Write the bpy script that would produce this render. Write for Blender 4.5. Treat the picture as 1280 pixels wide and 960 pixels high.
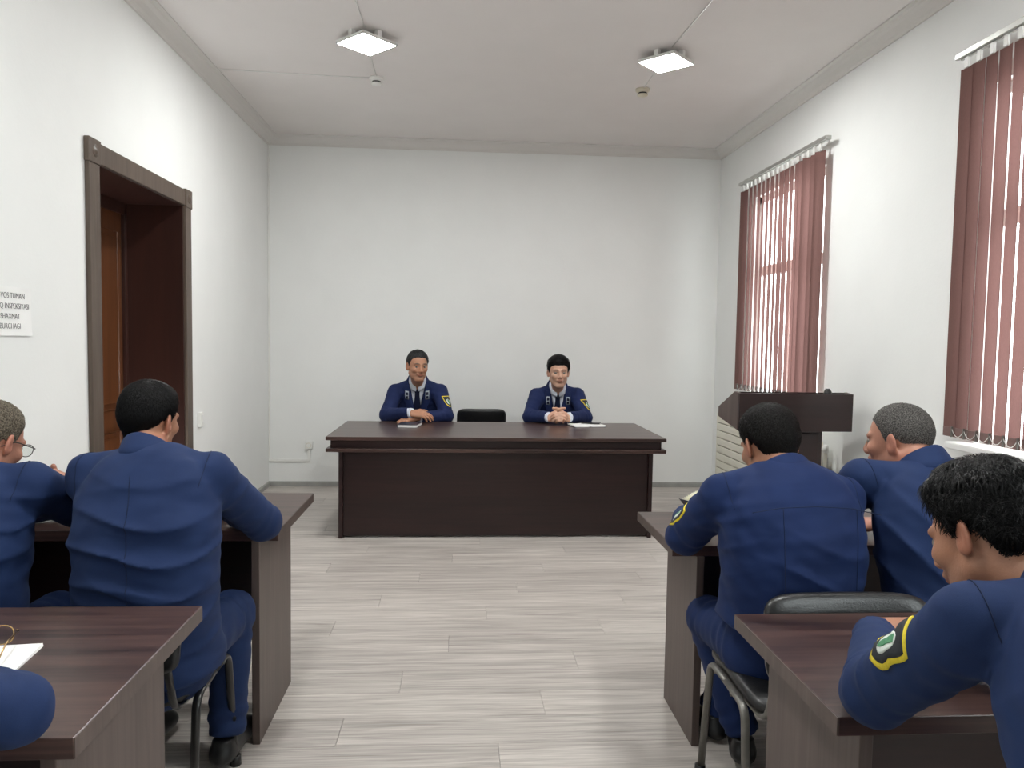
import bpy, bmesh, math, random
import numpy as np
from mathutils import Matrix, Vector

# ---------------------------------------------------------------- clear
for o in list(bpy.data.objects):
    bpy.data.objects.remove(o, do_unlink=True)
scene = bpy.context.scene
COL = scene.collection
random.seed(7)
RNG = np.random.default_rng(7)

# ---------------------------------------------------------------- camera
CAM_H = 1.38
FPX = 940.0
cam_d = bpy.data.cameras.new('camera')
cam = bpy.data.objects.new('camera', cam_d)
COL.objects.link(cam)
cam_d.sensor_width = 36.0
cam_d.lens = FPX * 36.0 / 1280.0
cam_d.clip_start = 0.02
_R = Vector((0.9975240, -0.0685506, 0.0157065))
_D = Vector((0.0116037, -0.0598430, -0.9981404))
_F = Vector((0.0693631, 0.9958512, -0.0588994))
m = Matrix.Identity(4)
for i in range(3):
    m[i][0] = _R[i]; m[i][1] = -_D[i]; m[i][2] = -_F[i]
m[2][3] = CAM_H
cam.matrix_world = m
scene.camera = cam

# ---------------------------------------------------------------- sky, exposure
world = bpy.data.worlds.new('overcast_sky')
scene.world = world
world.use_nodes = True
bgn = world.node_tree.nodes['Background']
bgn.inputs['Color'].default_value = (0.93, 0.97, 1.0, 1)
bgn.inputs['Strength'].default_value = 9.5
vs = scene.view_settings
vs.view_transform = 'Standard'
vs.look = 'None'
vs.gamma = 1.0
vs.use_curve_mapping = False
vs.exposure = 0.36
LAMP = 124.0

# room measures (metres)
XL, XR, YB, YF, ZC = -1.742, 2.418, 6.995, -3.2, 3.17

# ---------------------------------------------------------------- materials
MATS = {}
def nmat(name):
    m = bpy.data.materials.new(name)
    m.use_nodes = True
    nt = m.node_tree
    b = nt.nodes['Principled BSDF']
    MATS[name] = m
    return m, nt, b
def srgb(r, g, b):
    f = lambda c: (c/255/12.92) if c/255 <= .04045 else ((c/255+.055)/1.055)**2.4
    return (f(r), f(g), f(b), 1)
def node(nt, typ, **kw):
    n = nt.nodes.new(typ)
    for k, v in kw.items():
        if k in n.inputs.keys(): n.inputs[k].default_value = v
        else: setattr(n, k, v)
    return n
def plain(name, c1, c2=None, scale=20, rough=.5, metal=0, bump=0, bscale=None, stretch=(1,1,1), sheen=0, coat=0, detail=3):
    """procedural: noise between two colours, fine relief"""
    m, nt, b = nmat(name)
    L = nt.links.new
    tc = node(nt, 'ShaderNodeTexCoord'); mp = node(nt, 'ShaderNodeMapping')
    mp.inputs['Scale'].default_value = stretch
    L(tc.outputs['Object'], mp.inputs['Vector'])
    n1 = node(nt, 'ShaderNodeTexNoise', Scale=scale, Detail=detail)
    L(mp.outputs['Vector'], n1.inputs['Vector'])
    cr = node(nt, 'ShaderNodeValToRGB')
    cr.color_ramp.elements[0].color = c1; cr.color_ramp.elements[1].color = c2 or c1
    cr.color_ramp.elements[0].position = .3; cr.color_ramp.elements[1].position = .7
    L(n1.outputs['Fac'], cr.inputs['Fac']); L(cr.outputs['Color'], b.inputs['Base Color'])
    b.inputs['Roughness'].default_value = rough; b.inputs['Metallic'].default_value = metal
    if sheen: b.inputs['Sheen Weight'].default_value = sheen; b.inputs['Sheen Roughness'].default_value = .4
    if coat: b.inputs['Coat Weight'].default_value = coat; b.inputs['Coat Roughness'].default_value = .15
    if bump:
        n2 = node(nt, 'ShaderNodeTexNoise', Scale=bscale or scale*3, Detail=4)
        L(mp.outputs['Vector'], n2.inputs['Vector'])
        bp = node(nt, 'ShaderNodeBump', Strength=bump, Distance=.01)
        L(n2.outputs['Fac'], bp.inputs['Height']); L(bp.outputs['Normal'], b.inputs['Normal'])
    return m
def wood(name, dark, light, axis=0, rough=.35, fine=60, along=1.6, coat=0, contrast=(.3,.75), rnd=False, bump=.05, rings=.6):
    """board with grain running along an axis"""
    m, nt, b = nmat(name)
    L = nt.links.new
    tc = node(nt, 'ShaderNodeTexCoord')
    vec = tc.outputs['Object']
    if rnd:
        oi = node(nt, 'ShaderNodeObjectInfo')
        sc = node(nt, 'ShaderNodeVectorMath', operation='SCALE'); sc.inputs[0].default_value = (37., 53., 71.)
        L(oi.outputs['Random'], sc.inputs['Scale'])
        ad = node(nt, 'ShaderNodeVectorMath', operation='ADD')
        L(vec, ad.inputs[0]); L(sc.outputs['Vector'], ad.inputs[1]); vec = ad.outputs['Vector']
    s = [fine*.35]*3; s[axis] = along
    mp = node(nt, 'ShaderNodeMapping'); mp.inputs['Scale'].default_value = s
    L(vec, mp.inputs['Vector'])
    n1 = node(nt, 'ShaderNodeTexNoise', Scale=1.0, Detail=6, Roughness=.65, Distortion=rings)
    L(mp.outputs['Vector'], n1.inputs['Vector'])
    s2 = [fine*2.2]*3; s2[axis] = along*2.5
    mp2 = node(nt, 'ShaderNodeMapping'); mp2.inputs['Scale'].default_value = s2
    L(vec, mp2.inputs['Vector'])
    n2 = node(nt, 'ShaderNodeTexNoise', Scale=1.0, Detail=3)
    L(mp2.outputs['Vector'], n2.inputs['Vector'])
    mx = node(nt, 'ShaderNodeMix', data_type='FLOAT'); mx.inputs[0].default_value = .35
    L(n1.outputs['Fac'], mx.inputs[2]); L(n2.outputs['Fac'], mx.inputs[3])
    cr = node(nt, 'ShaderNodeValToRGB')
    cr.color_ramp.elements[0].color = dark; cr.color_ramp.elements[1].color = light
    cr.color_ramp.elements[0].position = contrast[0]; cr.color_ramp.elements[1].position = contrast[1]
    L(mx.outputs[0], cr.inputs['Fac'])
    out = cr.outputs['Color']
    if rnd:
        hv = node(nt, 'ShaderNodeHueSaturation')
        mr = node(nt, 'ShaderNodeMapRange'); mr.inputs['To Min'].default_value = .93; mr.inputs['To Max'].default_value = 1.06
        L(oi.outputs['Random'], mr.inputs['Value']); L(mr.outputs['Result'], hv.inputs['Value'])
        L(out, hv.inputs['Color']); out = hv.outputs['Color']
    L(out, b.inputs['Base Color'])
    b.inputs['Roughness'].default_value = rough
    if coat: b.inputs['Coat Weight'].default_value = coat; b.inputs['Coat Roughness'].default_value = .2
    bp = node(nt, 'ShaderNodeBump', Strength=bump, Distance=.004)
    L(mx.outputs[0], bp.inputs['Height']); L(bp.outputs['Normal'], b.inputs['Normal'])
    return m

plain('wall_paint', srgb(236,237,235), srgb(239,240,238), 3, .85, bump=.06, bscale=60)
plain('ceiling_paint', srgb(229,224,221), srgb(232,227,224), 3, .9, bump=.03, bscale=60)
plain('cornice_paint', srgb(220,217,213), srgb(222,219,215), 3, .8)
wood('laminate', srgb(142,134,128), srgb(216,209,202), 0, .42, 70, 1.5, contrast=(.32,.68), rnd=True, bump=.03, rings=.9)
plain('joint', srgb(70,64,60), srgb(80,74,70), 30, .8)
plain('baseboard_grey', srgb(150,150,146), srgb(166,166,162), 8, .55)
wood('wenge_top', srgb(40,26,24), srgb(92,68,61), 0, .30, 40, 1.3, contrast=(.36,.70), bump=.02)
wood('wenge_end', srgb(62,50,46), srgb(104,90,84), 2, .42, 46, 1.2, contrast=(.25,.8), bump=.02)  # same wood as the tops, lamp light from the aisle put into the colour
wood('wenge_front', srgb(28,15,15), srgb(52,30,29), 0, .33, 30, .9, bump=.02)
plain('board_edge', srgb(112,98,86), srgb(140,125,112), 30, .5)
wood('casing_wood', srgb(70,58,50), srgb(106,92,80), 2, .45, 60, 1.5, bump=.02)
wood('reveal_wood', srgb(44,22,17), srgb(62,33,25), 2, .4, 20, .8, bump=.01)
wood('door_wood', srgb(70,38,18), srgb(104,60,30), 2, .4, 46, 1.2, bump=.02)
plain('pvc_white', srgb(236,236,234), srgb(240,240,238), 6, .35)
plain('plastic_white', srgb(232,232,228), srgb(238,238,234), 6, .4)
plain('plastic_cream', srgb(214,206,184), srgb(222,214,194), 6, .45)
plain('radiator_enamel', srgb(222,218,202), srgb(228,224,210), 6, .4)
plain('aluminium', srgb(190,190,186), srgb(204,204,200), 20, .35, .8)
plain('chrome', srgb(200,200,200), srgb(210,210,210), 20, .18, 1)
plain('frame_grey', srgb(120,117,112), srgb(134,131,126), 30, .38, .55)
plain('frame_black', srgb(22,22,22), srgb(30,30,30), 30, .28, .1, coat=.4)
plain('vinyl_black', srgb(20,20,21), srgb(30,30,31), 40, .36, bump=.12, bscale=220, coat=.15)
plain('cable_grey', srgb(150,147,143), srgb(160,157,153), 30, .6)
plain('paper', srgb(240,240,238), srgb(246,246,244), 8, .8)
plain('paper_cream', srgb(226,220,190), srgb(240,236,214), 30, .75)
plain('cover_navy', srgb(22,26,44), srgb(30,34,56), 20, .4)
plain('black_plastic', srgb(16,16,17), srgb(22,22,23), 20, .3)
plain('screen_glass', srgb(10,11,13), srgb(14,15,17), 10, .08)
plain('ink', srgb(52,52,56), srgb(60,60,64), 20, .8)
plain('gold_metal', srgb(196,160,110), srgb(206,172,122), 20, .25, 1)

# blind fabric: thin cloth, lets daylight through
def blind_mat():
    m, nt, b = nmat('blind_fabric')
    L = nt.links.new
    tc = node(nt, 'ShaderNodeTexCoord'); mp = node(nt, 'ShaderNodeMapping'); mp.inputs['Scale'].default_value = (600, 600, 90)
    L(tc.outputs['Object'], mp.inputs['Vector'])
    n1 = node(nt, 'ShaderNodeTexNoise', Scale=1., Detail=2); L(mp.outputs['Vector'], n1.inputs['Vector'])
    cr = node(nt, 'ShaderNodeValToRGB')
    cr.color_ramp.elements[0].color = srgb(98,74,70); cr.color_ramp.elements[1].color = srgb(124,95,90)
    L(n1.outputs['Fac'], cr.inputs['Fac'])
    d = node(nt, 'ShaderNodeBsdfDiffuse'); t = node(nt, 'ShaderNodeBsdfTranslucent')
    t.inputs['Color'].default_value = srgb(184,136,131)
    L(cr.outputs['Color'], d.inputs['Color'])
    mx = node(nt, 'ShaderNodeMixShader'); mx.inputs[0].default_value = .075
    L(d.outputs[0], mx.inputs[1]); L(t.outputs[0], mx.inputs[2])
    L(mx.outputs[0], nt.nodes['Material Output'].inputs['Surface'])
blind_mat()
def glass_mat(name='window_glass', ior=1.45):
    m, nt, b = nmat(name)
    L = nt.links.new
    tr = node(nt, 'ShaderNodeBsdfTransparent'); tr.inputs['Color'].default_value = (.95,.97,.96,1)
    gl = node(nt, 'ShaderNodeBsdfGlossy', Roughness=.02)
    lw = node(nt, 'ShaderNodeLayerWeight', Blend=.5)
    pw = node(nt, 'ShaderNodeMath', operation='POWER'); pw.inputs[1].default_value = 5.0
    L(lw.outputs['Facing'], pw.inputs[0])
    fr = node(nt, 'ShaderNodeMath', operation='MULTIPLY_ADD'); fr.inputs[1].default_value = .5*ior-.45; fr.inputs[2].default_value = .03
    L(pw.outputs[0], fr.inputs[0])
    mx = node(nt, 'ShaderNodeMixShader')
    L(fr.outputs[0], mx.inputs[0]); L(tr.outputs[0], mx.inputs[1]); L(gl.outputs[0], mx.inputs[2])
    L(mx.outputs[0], nt.nodes['Material Output'].inputs['Surface'])
glass_mat()
glass_mat('lens_glass', 1.08)
def lamp_mat():
    m, nt, b = nmat('led_diffuser')
    b.inputs['Base Color'].default_value = (.9,.9,.9,1)
    b.inputs['Emission Color'].default_value = (.985,1.0,.985,1)
    b.inputs['Emission Strength'].default_value = LAMP
lamp_mat()

# ---------------------------------------------------------------- mesh helpers
def tag(o, label=None, cat=None, group=None, kind=None):
    if label: o['label'] = label
    if cat: o['category'] = cat
    if group: o['group'] = group
    if kind: o['kind'] = kind
    return o
def empty(name, loc=(0,0,0), rz=0, label=None, cat=None, group=None):
    o = bpy.data.objects.new(name, None); COL.objects.link(o)
    o.location = loc; o.rotation_euler = (0,0,rz); o.empty_display_size = .1
    return tag(o, label, cat, group)
def link(name, me, mat, parent=None):
    o = bpy.data.objects.new(name, me); COL.objects.link(o)
    if mat is not None and not me.materials: me.materials.append(MATS[mat] if isinstance(mat, str) else mat)
    if parent is not None: o.parent = parent
    return o
def finish(name, bm, mat, parent=None, smooth=False):
    me = bpy.data.meshes.new(name); bm.to_mesh(me); bm.free()
    if smooth:
        for p in me.polygons: p.use_smooth = True
    return link(name, me, mat, parent)
def pyobj(name, V, F, mat, parent=None, smooth=True):
    me = bpy.data.meshes.new(name)
    me.from_pydata([tuple(map(float, v)) for v in V], [], [tuple(map(int, f)) for f in F]); me.update()
    if smooth: me.polygons.foreach_set('use_smooth', [True]*len(me.polygons))
    return link(name, me, mat, parent)
def add_box(bm, x0, x1, y0, y1, z0, z1, bev=0., seg=2):
    r = bmesh.ops.create_cube(bm, size=1)
    vs_ = r['verts']
    for v in vs_:
        v.co = Vector((x0+(v.co.x+.5)*(x1-x0), y0+(v.co.y+.5)*(y1-y0), z0+(v.co.z+.5)*(z1-z0)))
    if bev > 0:
        es = list({e for v in vs_ for e in v.link_edges})
        bmesh.ops.bevel(bm, geom=es, offset=bev, segments=seg, affect='EDGES', profile=.5)
def box(name, x0, x1, y0, y1, z0, z1, mat, parent=None, bev=.002, seg=2):
    bm = bmesh.new(); add_box(bm, x0, x1, y0, y1, z0, z1, bev, seg)
    return finish(name, bm, mat, parent)
def boxes(name, lst, mat, parent=None, bev=0.):
    bm = bmesh.new()
    for b in lst: add_box(bm, *b, bev)
    return finish(name, bm, mat, parent)
def prism(name, poly, axis, a, b, mat, parent=None, bev=0.):
    """poly: 2D outline, extruded along axis from a to b"""
    def P(u, v, t): return {0:(t,u,v), 1:(u,t,v), 2:(u,v,t)}[axis]
    bm = bmesh.new()
    A = [bm.verts.new(P(u,v,a)) for u,v in poly]; B = [bm.verts.new(P(u,v,b)) for u,v in poly]
    bm.faces.new(A); bm.faces.new(B[::-1])
    n = len(poly)
    for i in range(n): bm.faces.new((A[(i+1)%n], A[i], B[i], B[(i+1)%n]))
    bmesh.ops.recalc_face_normals(bm, faces=bm.faces)
    if bev: bmesh.ops.bevel(bm, geom=list(bm.edges), offset=bev, segments=2, affect='EDGES')
    return finish(name, bm, mat, parent)
def rounded_path(pts, rad, n=6):
    """polyline with its corners rounded"""
    pts = [Vector(p) for p in pts]; out = [pts[0]]
    for i in range(1, len(pts)-1):
        p, a, b = pts[i], pts[i-1], pts[i+1]
        da, db = (a-p), (b-p); r = min(rad, da.length*.49, db.length*.49)
        s, e = p+da.normalized()*r, p+db.normalized()*r
        for k in range(n+1):
            t = k/n; out.append(s*(1-t)**2 + p*2*t*(1-t) + e*t*t)
    out.append(pts[-1]); return out
def tube_vf(path, r, seg=10, closed=False, rb=None, caps=True):
    """tube along a path; r radius (or list); rb second radius for an oval tube"""
    P = np.array([tuple(p) for p in path], float); n = len(P)
    T = np.gradient(P, axis=0) if not closed else np.roll(P,-1,0)-np.roll(P,1,0)
    T /= np.linalg.norm(T, axis=1)[:,None]+1e-9
    up = np.array([0,0,1.]) if abs(T[0][2]) < .9 else np.array([1.,0,0])
    N = up-T[0]*(up@T[0]); N /= np.linalg.norm(N)
    rs = np.broadcast_to(np.array(r, float), (n,)) if not np.isscalar(r) else np.full(n, r)
    V = []; F = []
    for i in range(n):
        N = N-T[i]*(N@T[i]); N /= np.linalg.norm(N)+1e-9; B = np.cross(T[i], N)
        for k in range(seg):
            a = 2*math.pi*k/seg
            V.append(P[i]+N*math.cos(a)*rs[i]+B*math.sin(a)*(rb or rs[i]))
    m = n if closed else n-1
    for i in range(m):
        j = (i+1)%n
        for k in range(seg): F.append((i*seg+k, i*seg+(k+1)%seg, j*seg+(k+1)%seg, j*seg+k))
    if not closed and caps:
        F.append(tuple(range(seg))[::-1]); F.append(tuple((n-1)*seg+k for k in range(seg)))
    return V, F
def tube(name, path, r, mat, parent=None, seg=10, closed=False, rb=None):
    V, F = tube_vf(path, r, seg, closed, rb)
    return pyobj(name, V, F, mat, parent)
def tubes(name, paths, r, mat, parent=None, seg=8):
    V, F = [], []
    for p in paths:
        v, f = tube_vf(p, r, seg); n = len(V)
        V += v; F += [tuple(i+n for i in q) for q in f]
    return pyobj(name, V, F, mat, parent)
def lathe(name, prof, mat, parent=None, seg=24, loc=(0,0,0)):
    V, F = [], []; n = len(prof)
    for k in range(seg):
        a = 2*math.pi*k/seg
        for r, z in prof: V.append((loc[0]+r*math.cos(a), loc[1]+r*math.sin(a), loc[2]+z))
    for k in range(seg):
        j = (k+1)%seg
        for i in range(n-1): F.append((k*n+i, j*n+i, j*n+i+1, k*n+i+1))
    return pyobj(name, V, F, mat, parent)
def copy_tree(o, parent=None):
    c = o.copy(); COL.objects.link(c); c.parent = parent
    for ch in list(o.children): copy_tree(ch, c)
    return c
# ================================================================ THE ROOM
# ---- floor: a base with every laminate plank its own piece
floor = box('floor', XL-.01, XR+.01, YF, YB+.01, -.12, -.0065, 'joint', bev=0); tag(floor, 'grey wood-look laminate floor', kind='structure')
PW, PL = .19, 1.285
plank_cache = {}
def plank_mesh(L):
    key = round(L, 3)
    if key not in plank_cache:
        bm = bmesh.new(); add_box(bm, 0, L, 0, PW-.0012, -.0065, 0)
        es = [e for e in bm.edges if all(v.co.z > -.001 for v in e.verts)]
        bmesh.ops.bevel(bm, geom=es, offset=.0009, segments=1, affect='EDGES')
        me = bpy.data.meshes.new('plank'); bm.to_mesh(me); bm.free()
        me.materials.append(MATS['laminate']); plank_cache[key] = me
    return plank_cache[key]
row = 0; y = 2.494-PW*30
while y < YB-.01:
    off = (row*.4283+.11) % 1.0
    x = XL-PL*off
    while x < XR-.02:
        a, b = max(x, XL), min(x+PL-.0012, XR)
        if b-a > .03 and y > YF:
            o = bpy.data.objects.new('plank', plank_mesh(b-a)); COL.objects.link(o); o.parent = floor
            o.location = (a, y, 0)
        x += PL
    y += PW; row += 1
# ---- ceiling
ceil = box('ceiling', XL-.01, XR+.01, YF, YB+.01, ZC, ZC+.15, 'ceiling_paint', bev=0); tag(ceil, 'plain off-white ceiling', kind='structure')
# ---- walls
def wall(name, lst, lab):
    o = boxes(name, lst, 'wall_paint'); tag(o, lab, kind='structure'); return o
wall('wall_back', [(XL-.4, XR+.4, YB, YB+.2, -.1, ZC+.1)], 'white painted end wall behind the long table')
wall('wall_front', [(XL-.4, XR+.4, YF-.2, YF, -.1, ZC+.1)], 'white painted wall')
DY0, DY1, DZ = 3.757, 4.889, 2.197       # doorway
wall('wall_left', [(XL-.42, XL, YF, DY0, -.1, ZC+.1), (XL-.42, XL, DY1, YB, -.1, ZC+.1), (XL-.42, XL, DY0, DY1, DZ, ZC+.1)], 'white painted wall with the doorway')
W = [(4.93, 6.16, .90, 2.58), (1.95, 3.36, .90, 2.58), (-1.02, .39, .90, 2.58)]   # window openings (last one unseen, added for daylight) y0,y1,z0,z1
XO = XR+.13
segs = []
ys = [YF, W[2][0], W[2][1], W[1][0], W[1][1], W[0][0], W[0][1], YB]
for i in (0, 2, 4, 6): segs.append((XR, XO, ys[i], ys[i+1], -.1, ZC+.1))
for (y0, y1, z0, z1) in W:
    segs.append((XR, XO, y0, y1, -.1, z0)); segs.append((XR, XO, y0, y1, z1, ZC+.1))
wall('wall_right', segs, 'white painted wall with the windows')
# ---- cornice (stepped plaster moulding)
prof = [(0,0),(.012,0),(.016,.012),(.03,.02),(.05,.045),(.068,.058),(.075,.07),(.095,.074),(.095,.083),(0,.083)]
cz = ZC-.083
tag(prism('trim_1', [(XL+a, cz+b) for a,b in prof], 1, YF, YB, 'cornice_paint'), 'moulded white cornice', kind='structure')
tag(prism('trim_2', [(XR-a, cz+b) for a,b in prof], 1, YF, YB, 'cornice_paint'), 'moulded white cornice', kind='structure')
tag(prism('trim_3', [(YB-a, cz+b) for a,b in prof], 0, XL, XR, 'cornice_paint'), 'moulded white cornice', kind='structure')
# ---- baseboards
bp = [(0,0),(.014,0),(.014,.034),(.009,.045),(0,.045)]
tag(prism('baseboard_back', [(YB-a, b) for a,b in bp], 0, XL, XR, 'baseboard_grey'), 'grey baseboard', kind='structure')
for nm, a0, a1 in (('baseboard_left', YF, DY0-.11), ('baseboard_left', DY1+.11, YB-.014)):
    tag(prism(nm, [(XL+a, b) for a,b in bp], 1, a0, a1, 'baseboard_grey'), 'grey baseboard', kind='structure')
tag(prism('baseboard_right', [(XR-a, b) for a,b in bp], 1, YF, YB-.014, 'baseboard_grey'), 'grey baseboard', kind='structure')

# ---- door with casing and deep reveal
door = empty('door_1', (0,0,0)); tag(door, 'brown wooden door deep inside a dark panelled doorway', kind='structure')
XD = XL-.342
cw = .103
box('casing', XL, XL+.022, DY0-cw, DY0+.004, 0, DZ-.02, 'casing_wood', door, .004)
box('casing', XL, XL+.022, DY1-.004, DY1+cw-.01, 0, DZ-.02, 'casing_wood', door, .004)
box('casing', XL, XL+.020, DY0-.01, DY1+.01, DZ-.012, DZ+.085, 'casing_wood', door, .004)
for ya, yb in ((DY0-cw-.006, DY0+.008), (DY1-.008, DY1+cw-.004)):
    c = box('corner_block', XL, XL+.028, ya, yb, DZ-.022, DZ+.092, 'casing_wood', door, .005)
    ym = (ya+yb)/2
    l = lathe('rosette', [(0,.008),(.012,.007),(.016,.002),(.026,.004),(.03,0)], 'casing_wood', c, 20)
    l.rotation_euler = (0, math.pi/2, 0); l.location = (XL+.028, ym, DZ+.035)
box('reveal_panel', XD, XL+.004, DY1-.016, DY1+.004, 0, DZ, 'reveal_wood', door, .001)
box('reveal_panel', XD, XL+.004, DY0-.004, DY0+.016, 0, DZ, 'reveal_wood', door, .001)
box('reveal_panel', XD, XL+.004, DY0, DY1, DZ-.016, DZ, 'reveal_wood', door, .001)
box('stop_strip', XD-.01, XD+.012, DY1-.052, DY1-.016, 0, DZ-.05, 'reveal_wood', door, .003)
box('stop_strip', XD-.01, XD+.012, DY0+.016, DY0+.052, 0, DZ-.05, 'reveal_wood', door, .003)
box('stop_strip', XD-.01, XD+.012, DY0+.016, DY1-.016, DZ-.086, DZ-.016, 'reveal_wood', door, .003)
leaf = box('door_leaf', XD-.05, XD-.012, DY0+.03, DY1-.03, .01, DZ-.06, 'door_wood', door, .003)
for yy0, yy1 in ((DY0+.13, DY0+.50), (DY1-.50, DY1-.10)):
    for z0, z1 in ((.14, .78), (.92, DZ-.2)):
        pts = [(yy0,z0),(yy1,z0),(yy1,z1),(yy0,z1)]
        tube('panel_moulding', [(XD-.012, *q) for q in pts], .009, 'door_wood', leaf, 6, closed=True)
        box('raised_panel', XD-.014, XD-.006, yy0+.035, yy1-.035, z0+.035, z1-.035, 'door_wood', leaf, .005)
hd = tube('handle', rounded_path([(XD-.012, DY0+.09, 1.0), (XD+.04, DY0+.09, 1.0), (XD+.04, DY0+.2, 1.0)], .02), .009, 'chrome', leaf)

# ---- windows
for wi, (y0, y1, z0, z1) in enumerate(W):
    w = empty('window_%d' % (wi+1), (0,0,0)); tag(w, ['white framed window behind the blind over the radiator', 'white framed window with a white sill', 'added white framed window without a blind, out of view'][wi], kind='structure')  # the third window is added behind the camera to balance the light
    xf0, xf1 = XR+.045, XR+.10
    fw = .055
    tz = 1.93
    ym = (y0+y1)/2
    boxes('window_frame', [(xf0,xf1,y0,y0+fw,z0,z1),(xf0,xf1,y1-fw,y1,z0,z1),(xf0,xf1,y0,y1,z0,z0+fw),(xf0,xf1,y0,y1,z1-fw,z1)], 'pvc_white', w, .004)
    box('mullion', xf0,xf1,ym-.04,ym+.04,z0+fw,tz,'pvc_white', w, .004)
    box('transom', xf0,xf1,y0+fw,y1-fw,tz,tz+.08,'pvc_white', w, .004)
    for a, b, c, d in ((y0+fw, ym-.04, z0+fw, tz), (ym+.04, y1-fw, z0+fw, tz), (y0+fw, y1-fw, tz+.08, z1-fw)):
        box('pane', xf0+.026, xf0+.032, a, b, c, d, 'window_glass', w, 0)
    box('window_sill', XR-.10, xf0, y0-.07, y1+.07, z0-.005, z0+.028, 'pvc_white', w, .006)
    # portal: only guides the sampling of the sky through this opening
    ld = bpy.data.lights.new('window_portal', 'AREA'); ld.shape = 'RECTANGLE'; ld.size = y1-y0; ld.size_y = z1-z0
    ld.cycles.is_portal = True
    lo = bpy.data.objects.new('window_portal', ld); COL.objects.link(lo)
    lo.location = (XR+.14, ym, (z0+z1)/2); lo.rotation_euler = (0, math.pi/2, 0); lo.rotation_euler = (math.pi/2, 0, math.pi/2)

# ---- vertical blinds
def slat_mesh(w, h, bow=.006):
    V, F = [], []; n = 6
    for z in (0, h):
        for k in range(n+1):
            u = k/n-.5; V.append((bow*(1-(2*u)**2), u*w, z))
    for k in range(n): F.append((k, k+1, n+1+k+1, n+1+k))
    me = bpy.data.meshes.new('slat'); me.from_pydata(V, [], F); me.update()
    me.polygons.foreach_set('use_smooth', [True]*n); me.materials.append(MATS['blind_fabric']); return me
def hem_mesh(w):
    bm = bmesh.new(); add_box(bm, -.0022, .0022, -w/2, w/2, 0, .045, .001, 1)
    me = bpy.data.meshes.new('hem_weight'); bm.to_mesh(me); bm.free(); me.materials.append(MATS['blind_hem']); return me
plain('blind_hem', srgb(112,88,84), srgb(128,102,97), 300, .8)
def blind(xb, ya, yb, zt, zb, pitch, wid, angles, label, chain=True):
    root = empty('vertical_blind', (xb, ya, zb), 0, label, 'blind', 'vertical blinds on the windows')
    L = yb-ya
    tr = boxes('track', [(-.02,.02,-.03,L+.02,zt-zb,zt-zb+.026),(-.005,.005,-.02,L,zt-zb-.006,zt-zb)], 'aluminium', root, .002)
    for k in range(4):
        yk = .1+(L-.2)*k/3
        box('bracket', -.012, XR-xb, yk-.012, yk+.012, zt-zb+.022, zt-zb+.034, 'aluminium', root, .002)
    sm = slat_mesh(wid, zt-zb-.05); hm = hem_mesh(wid*.98)
    n = int(L/pitch)
    hooks = []
    for i in range(n):
        yk = L-(i+.5)*pitch
        a = angles(i, n)
        o = link('slat', sm, None, root); o.location = (0, yk, .0); o.rotation_euler = (0, 0, a)
        h = link('hem_weight', hm, None, o)
        c = box('carrier', -.006, .006, yk-.012, yk+.012, zt-zb-.052, zt-zb-.003, 'plastic_white', root, .001)
        hooks.append((yk, a))
    if chain:
        for i in range(len(hooks)-1):
            (ya_, a1), (yb_, a2) = hooks[i], hooks[i+1]
            for sgn in (-1, 1):
                p0 = np.array([-sgn*math.sin(a1)*wid*.5*-1*0-.012, ya_-wid*.42*math.cos(a1)*(1), .04])
                p1 = np.array([-.012, yb_-wid*.42*math.cos(a2), .04])
                if sgn == 1: continue
                pts = []
                for t in np.linspace(0, 1, 9):
                    q = p0*(1-t)+p1*t; q = q.copy(); q[2] -= .035*(1-(2*t-1)**2); pts.append(q)
                tube('bead_chain', pts, .0016, 'plastic_white', root, 5)
            box('chain_clip', -.016, -.006, ya_-wid*.42*math.cos(a1)-.003, ya_-wid*.42*math.cos(a1)+.003, .0, .05, 'frame_grey', root, .001)
    return root
XBL = XR-.07
def ang1(i, n):
    # n counted from the far end; the near slats hang crooked
    base = math.radians(-9)
    if i == 0: return math.radians(8)
    if i in (9, 10): return math.radians(-2)
    if i == n-4: return math.radians(16)
    if i == n-3: return math.radians(34)
    if i == n-2: return math.radians(4)
    if i == n-1: return math.radians(22)
    return base+math.radians((i*37 % 5)-2)
blind(XBL, 4.80, 6.27, 2.70, .99, .0845, .089, ang1, 'mauve vertical blind hanging over the window beside the lectern')
blind(XBL, 1.92, 3.485, 2.735, .95, .0850, .089, lambda i, n: math.radians(-1.5 if i < 2 else -8+(i*29 % 4)), 'mauve vertical blind with bead chain above the white sill')
b1 = box('blind_end_plate', 0,0,0,0,0,0,'aluminium') if False else None
# loose pull cord on the wall
tag(tube('pull_cord', [(XR-.004, 3.53, 2.1), (XR-.006, 3.53, 1.9), (XR-.008, 3.55, 1.65), (XR-.006, 3.575, 1.48), (XR-.005, 3.56, 1.42), (XR-.005, 3.54, 1.385)], .0018, 'cable_grey', seg=6), 'thin white pull cord on the wall by the near blind', 'cord')

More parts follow.
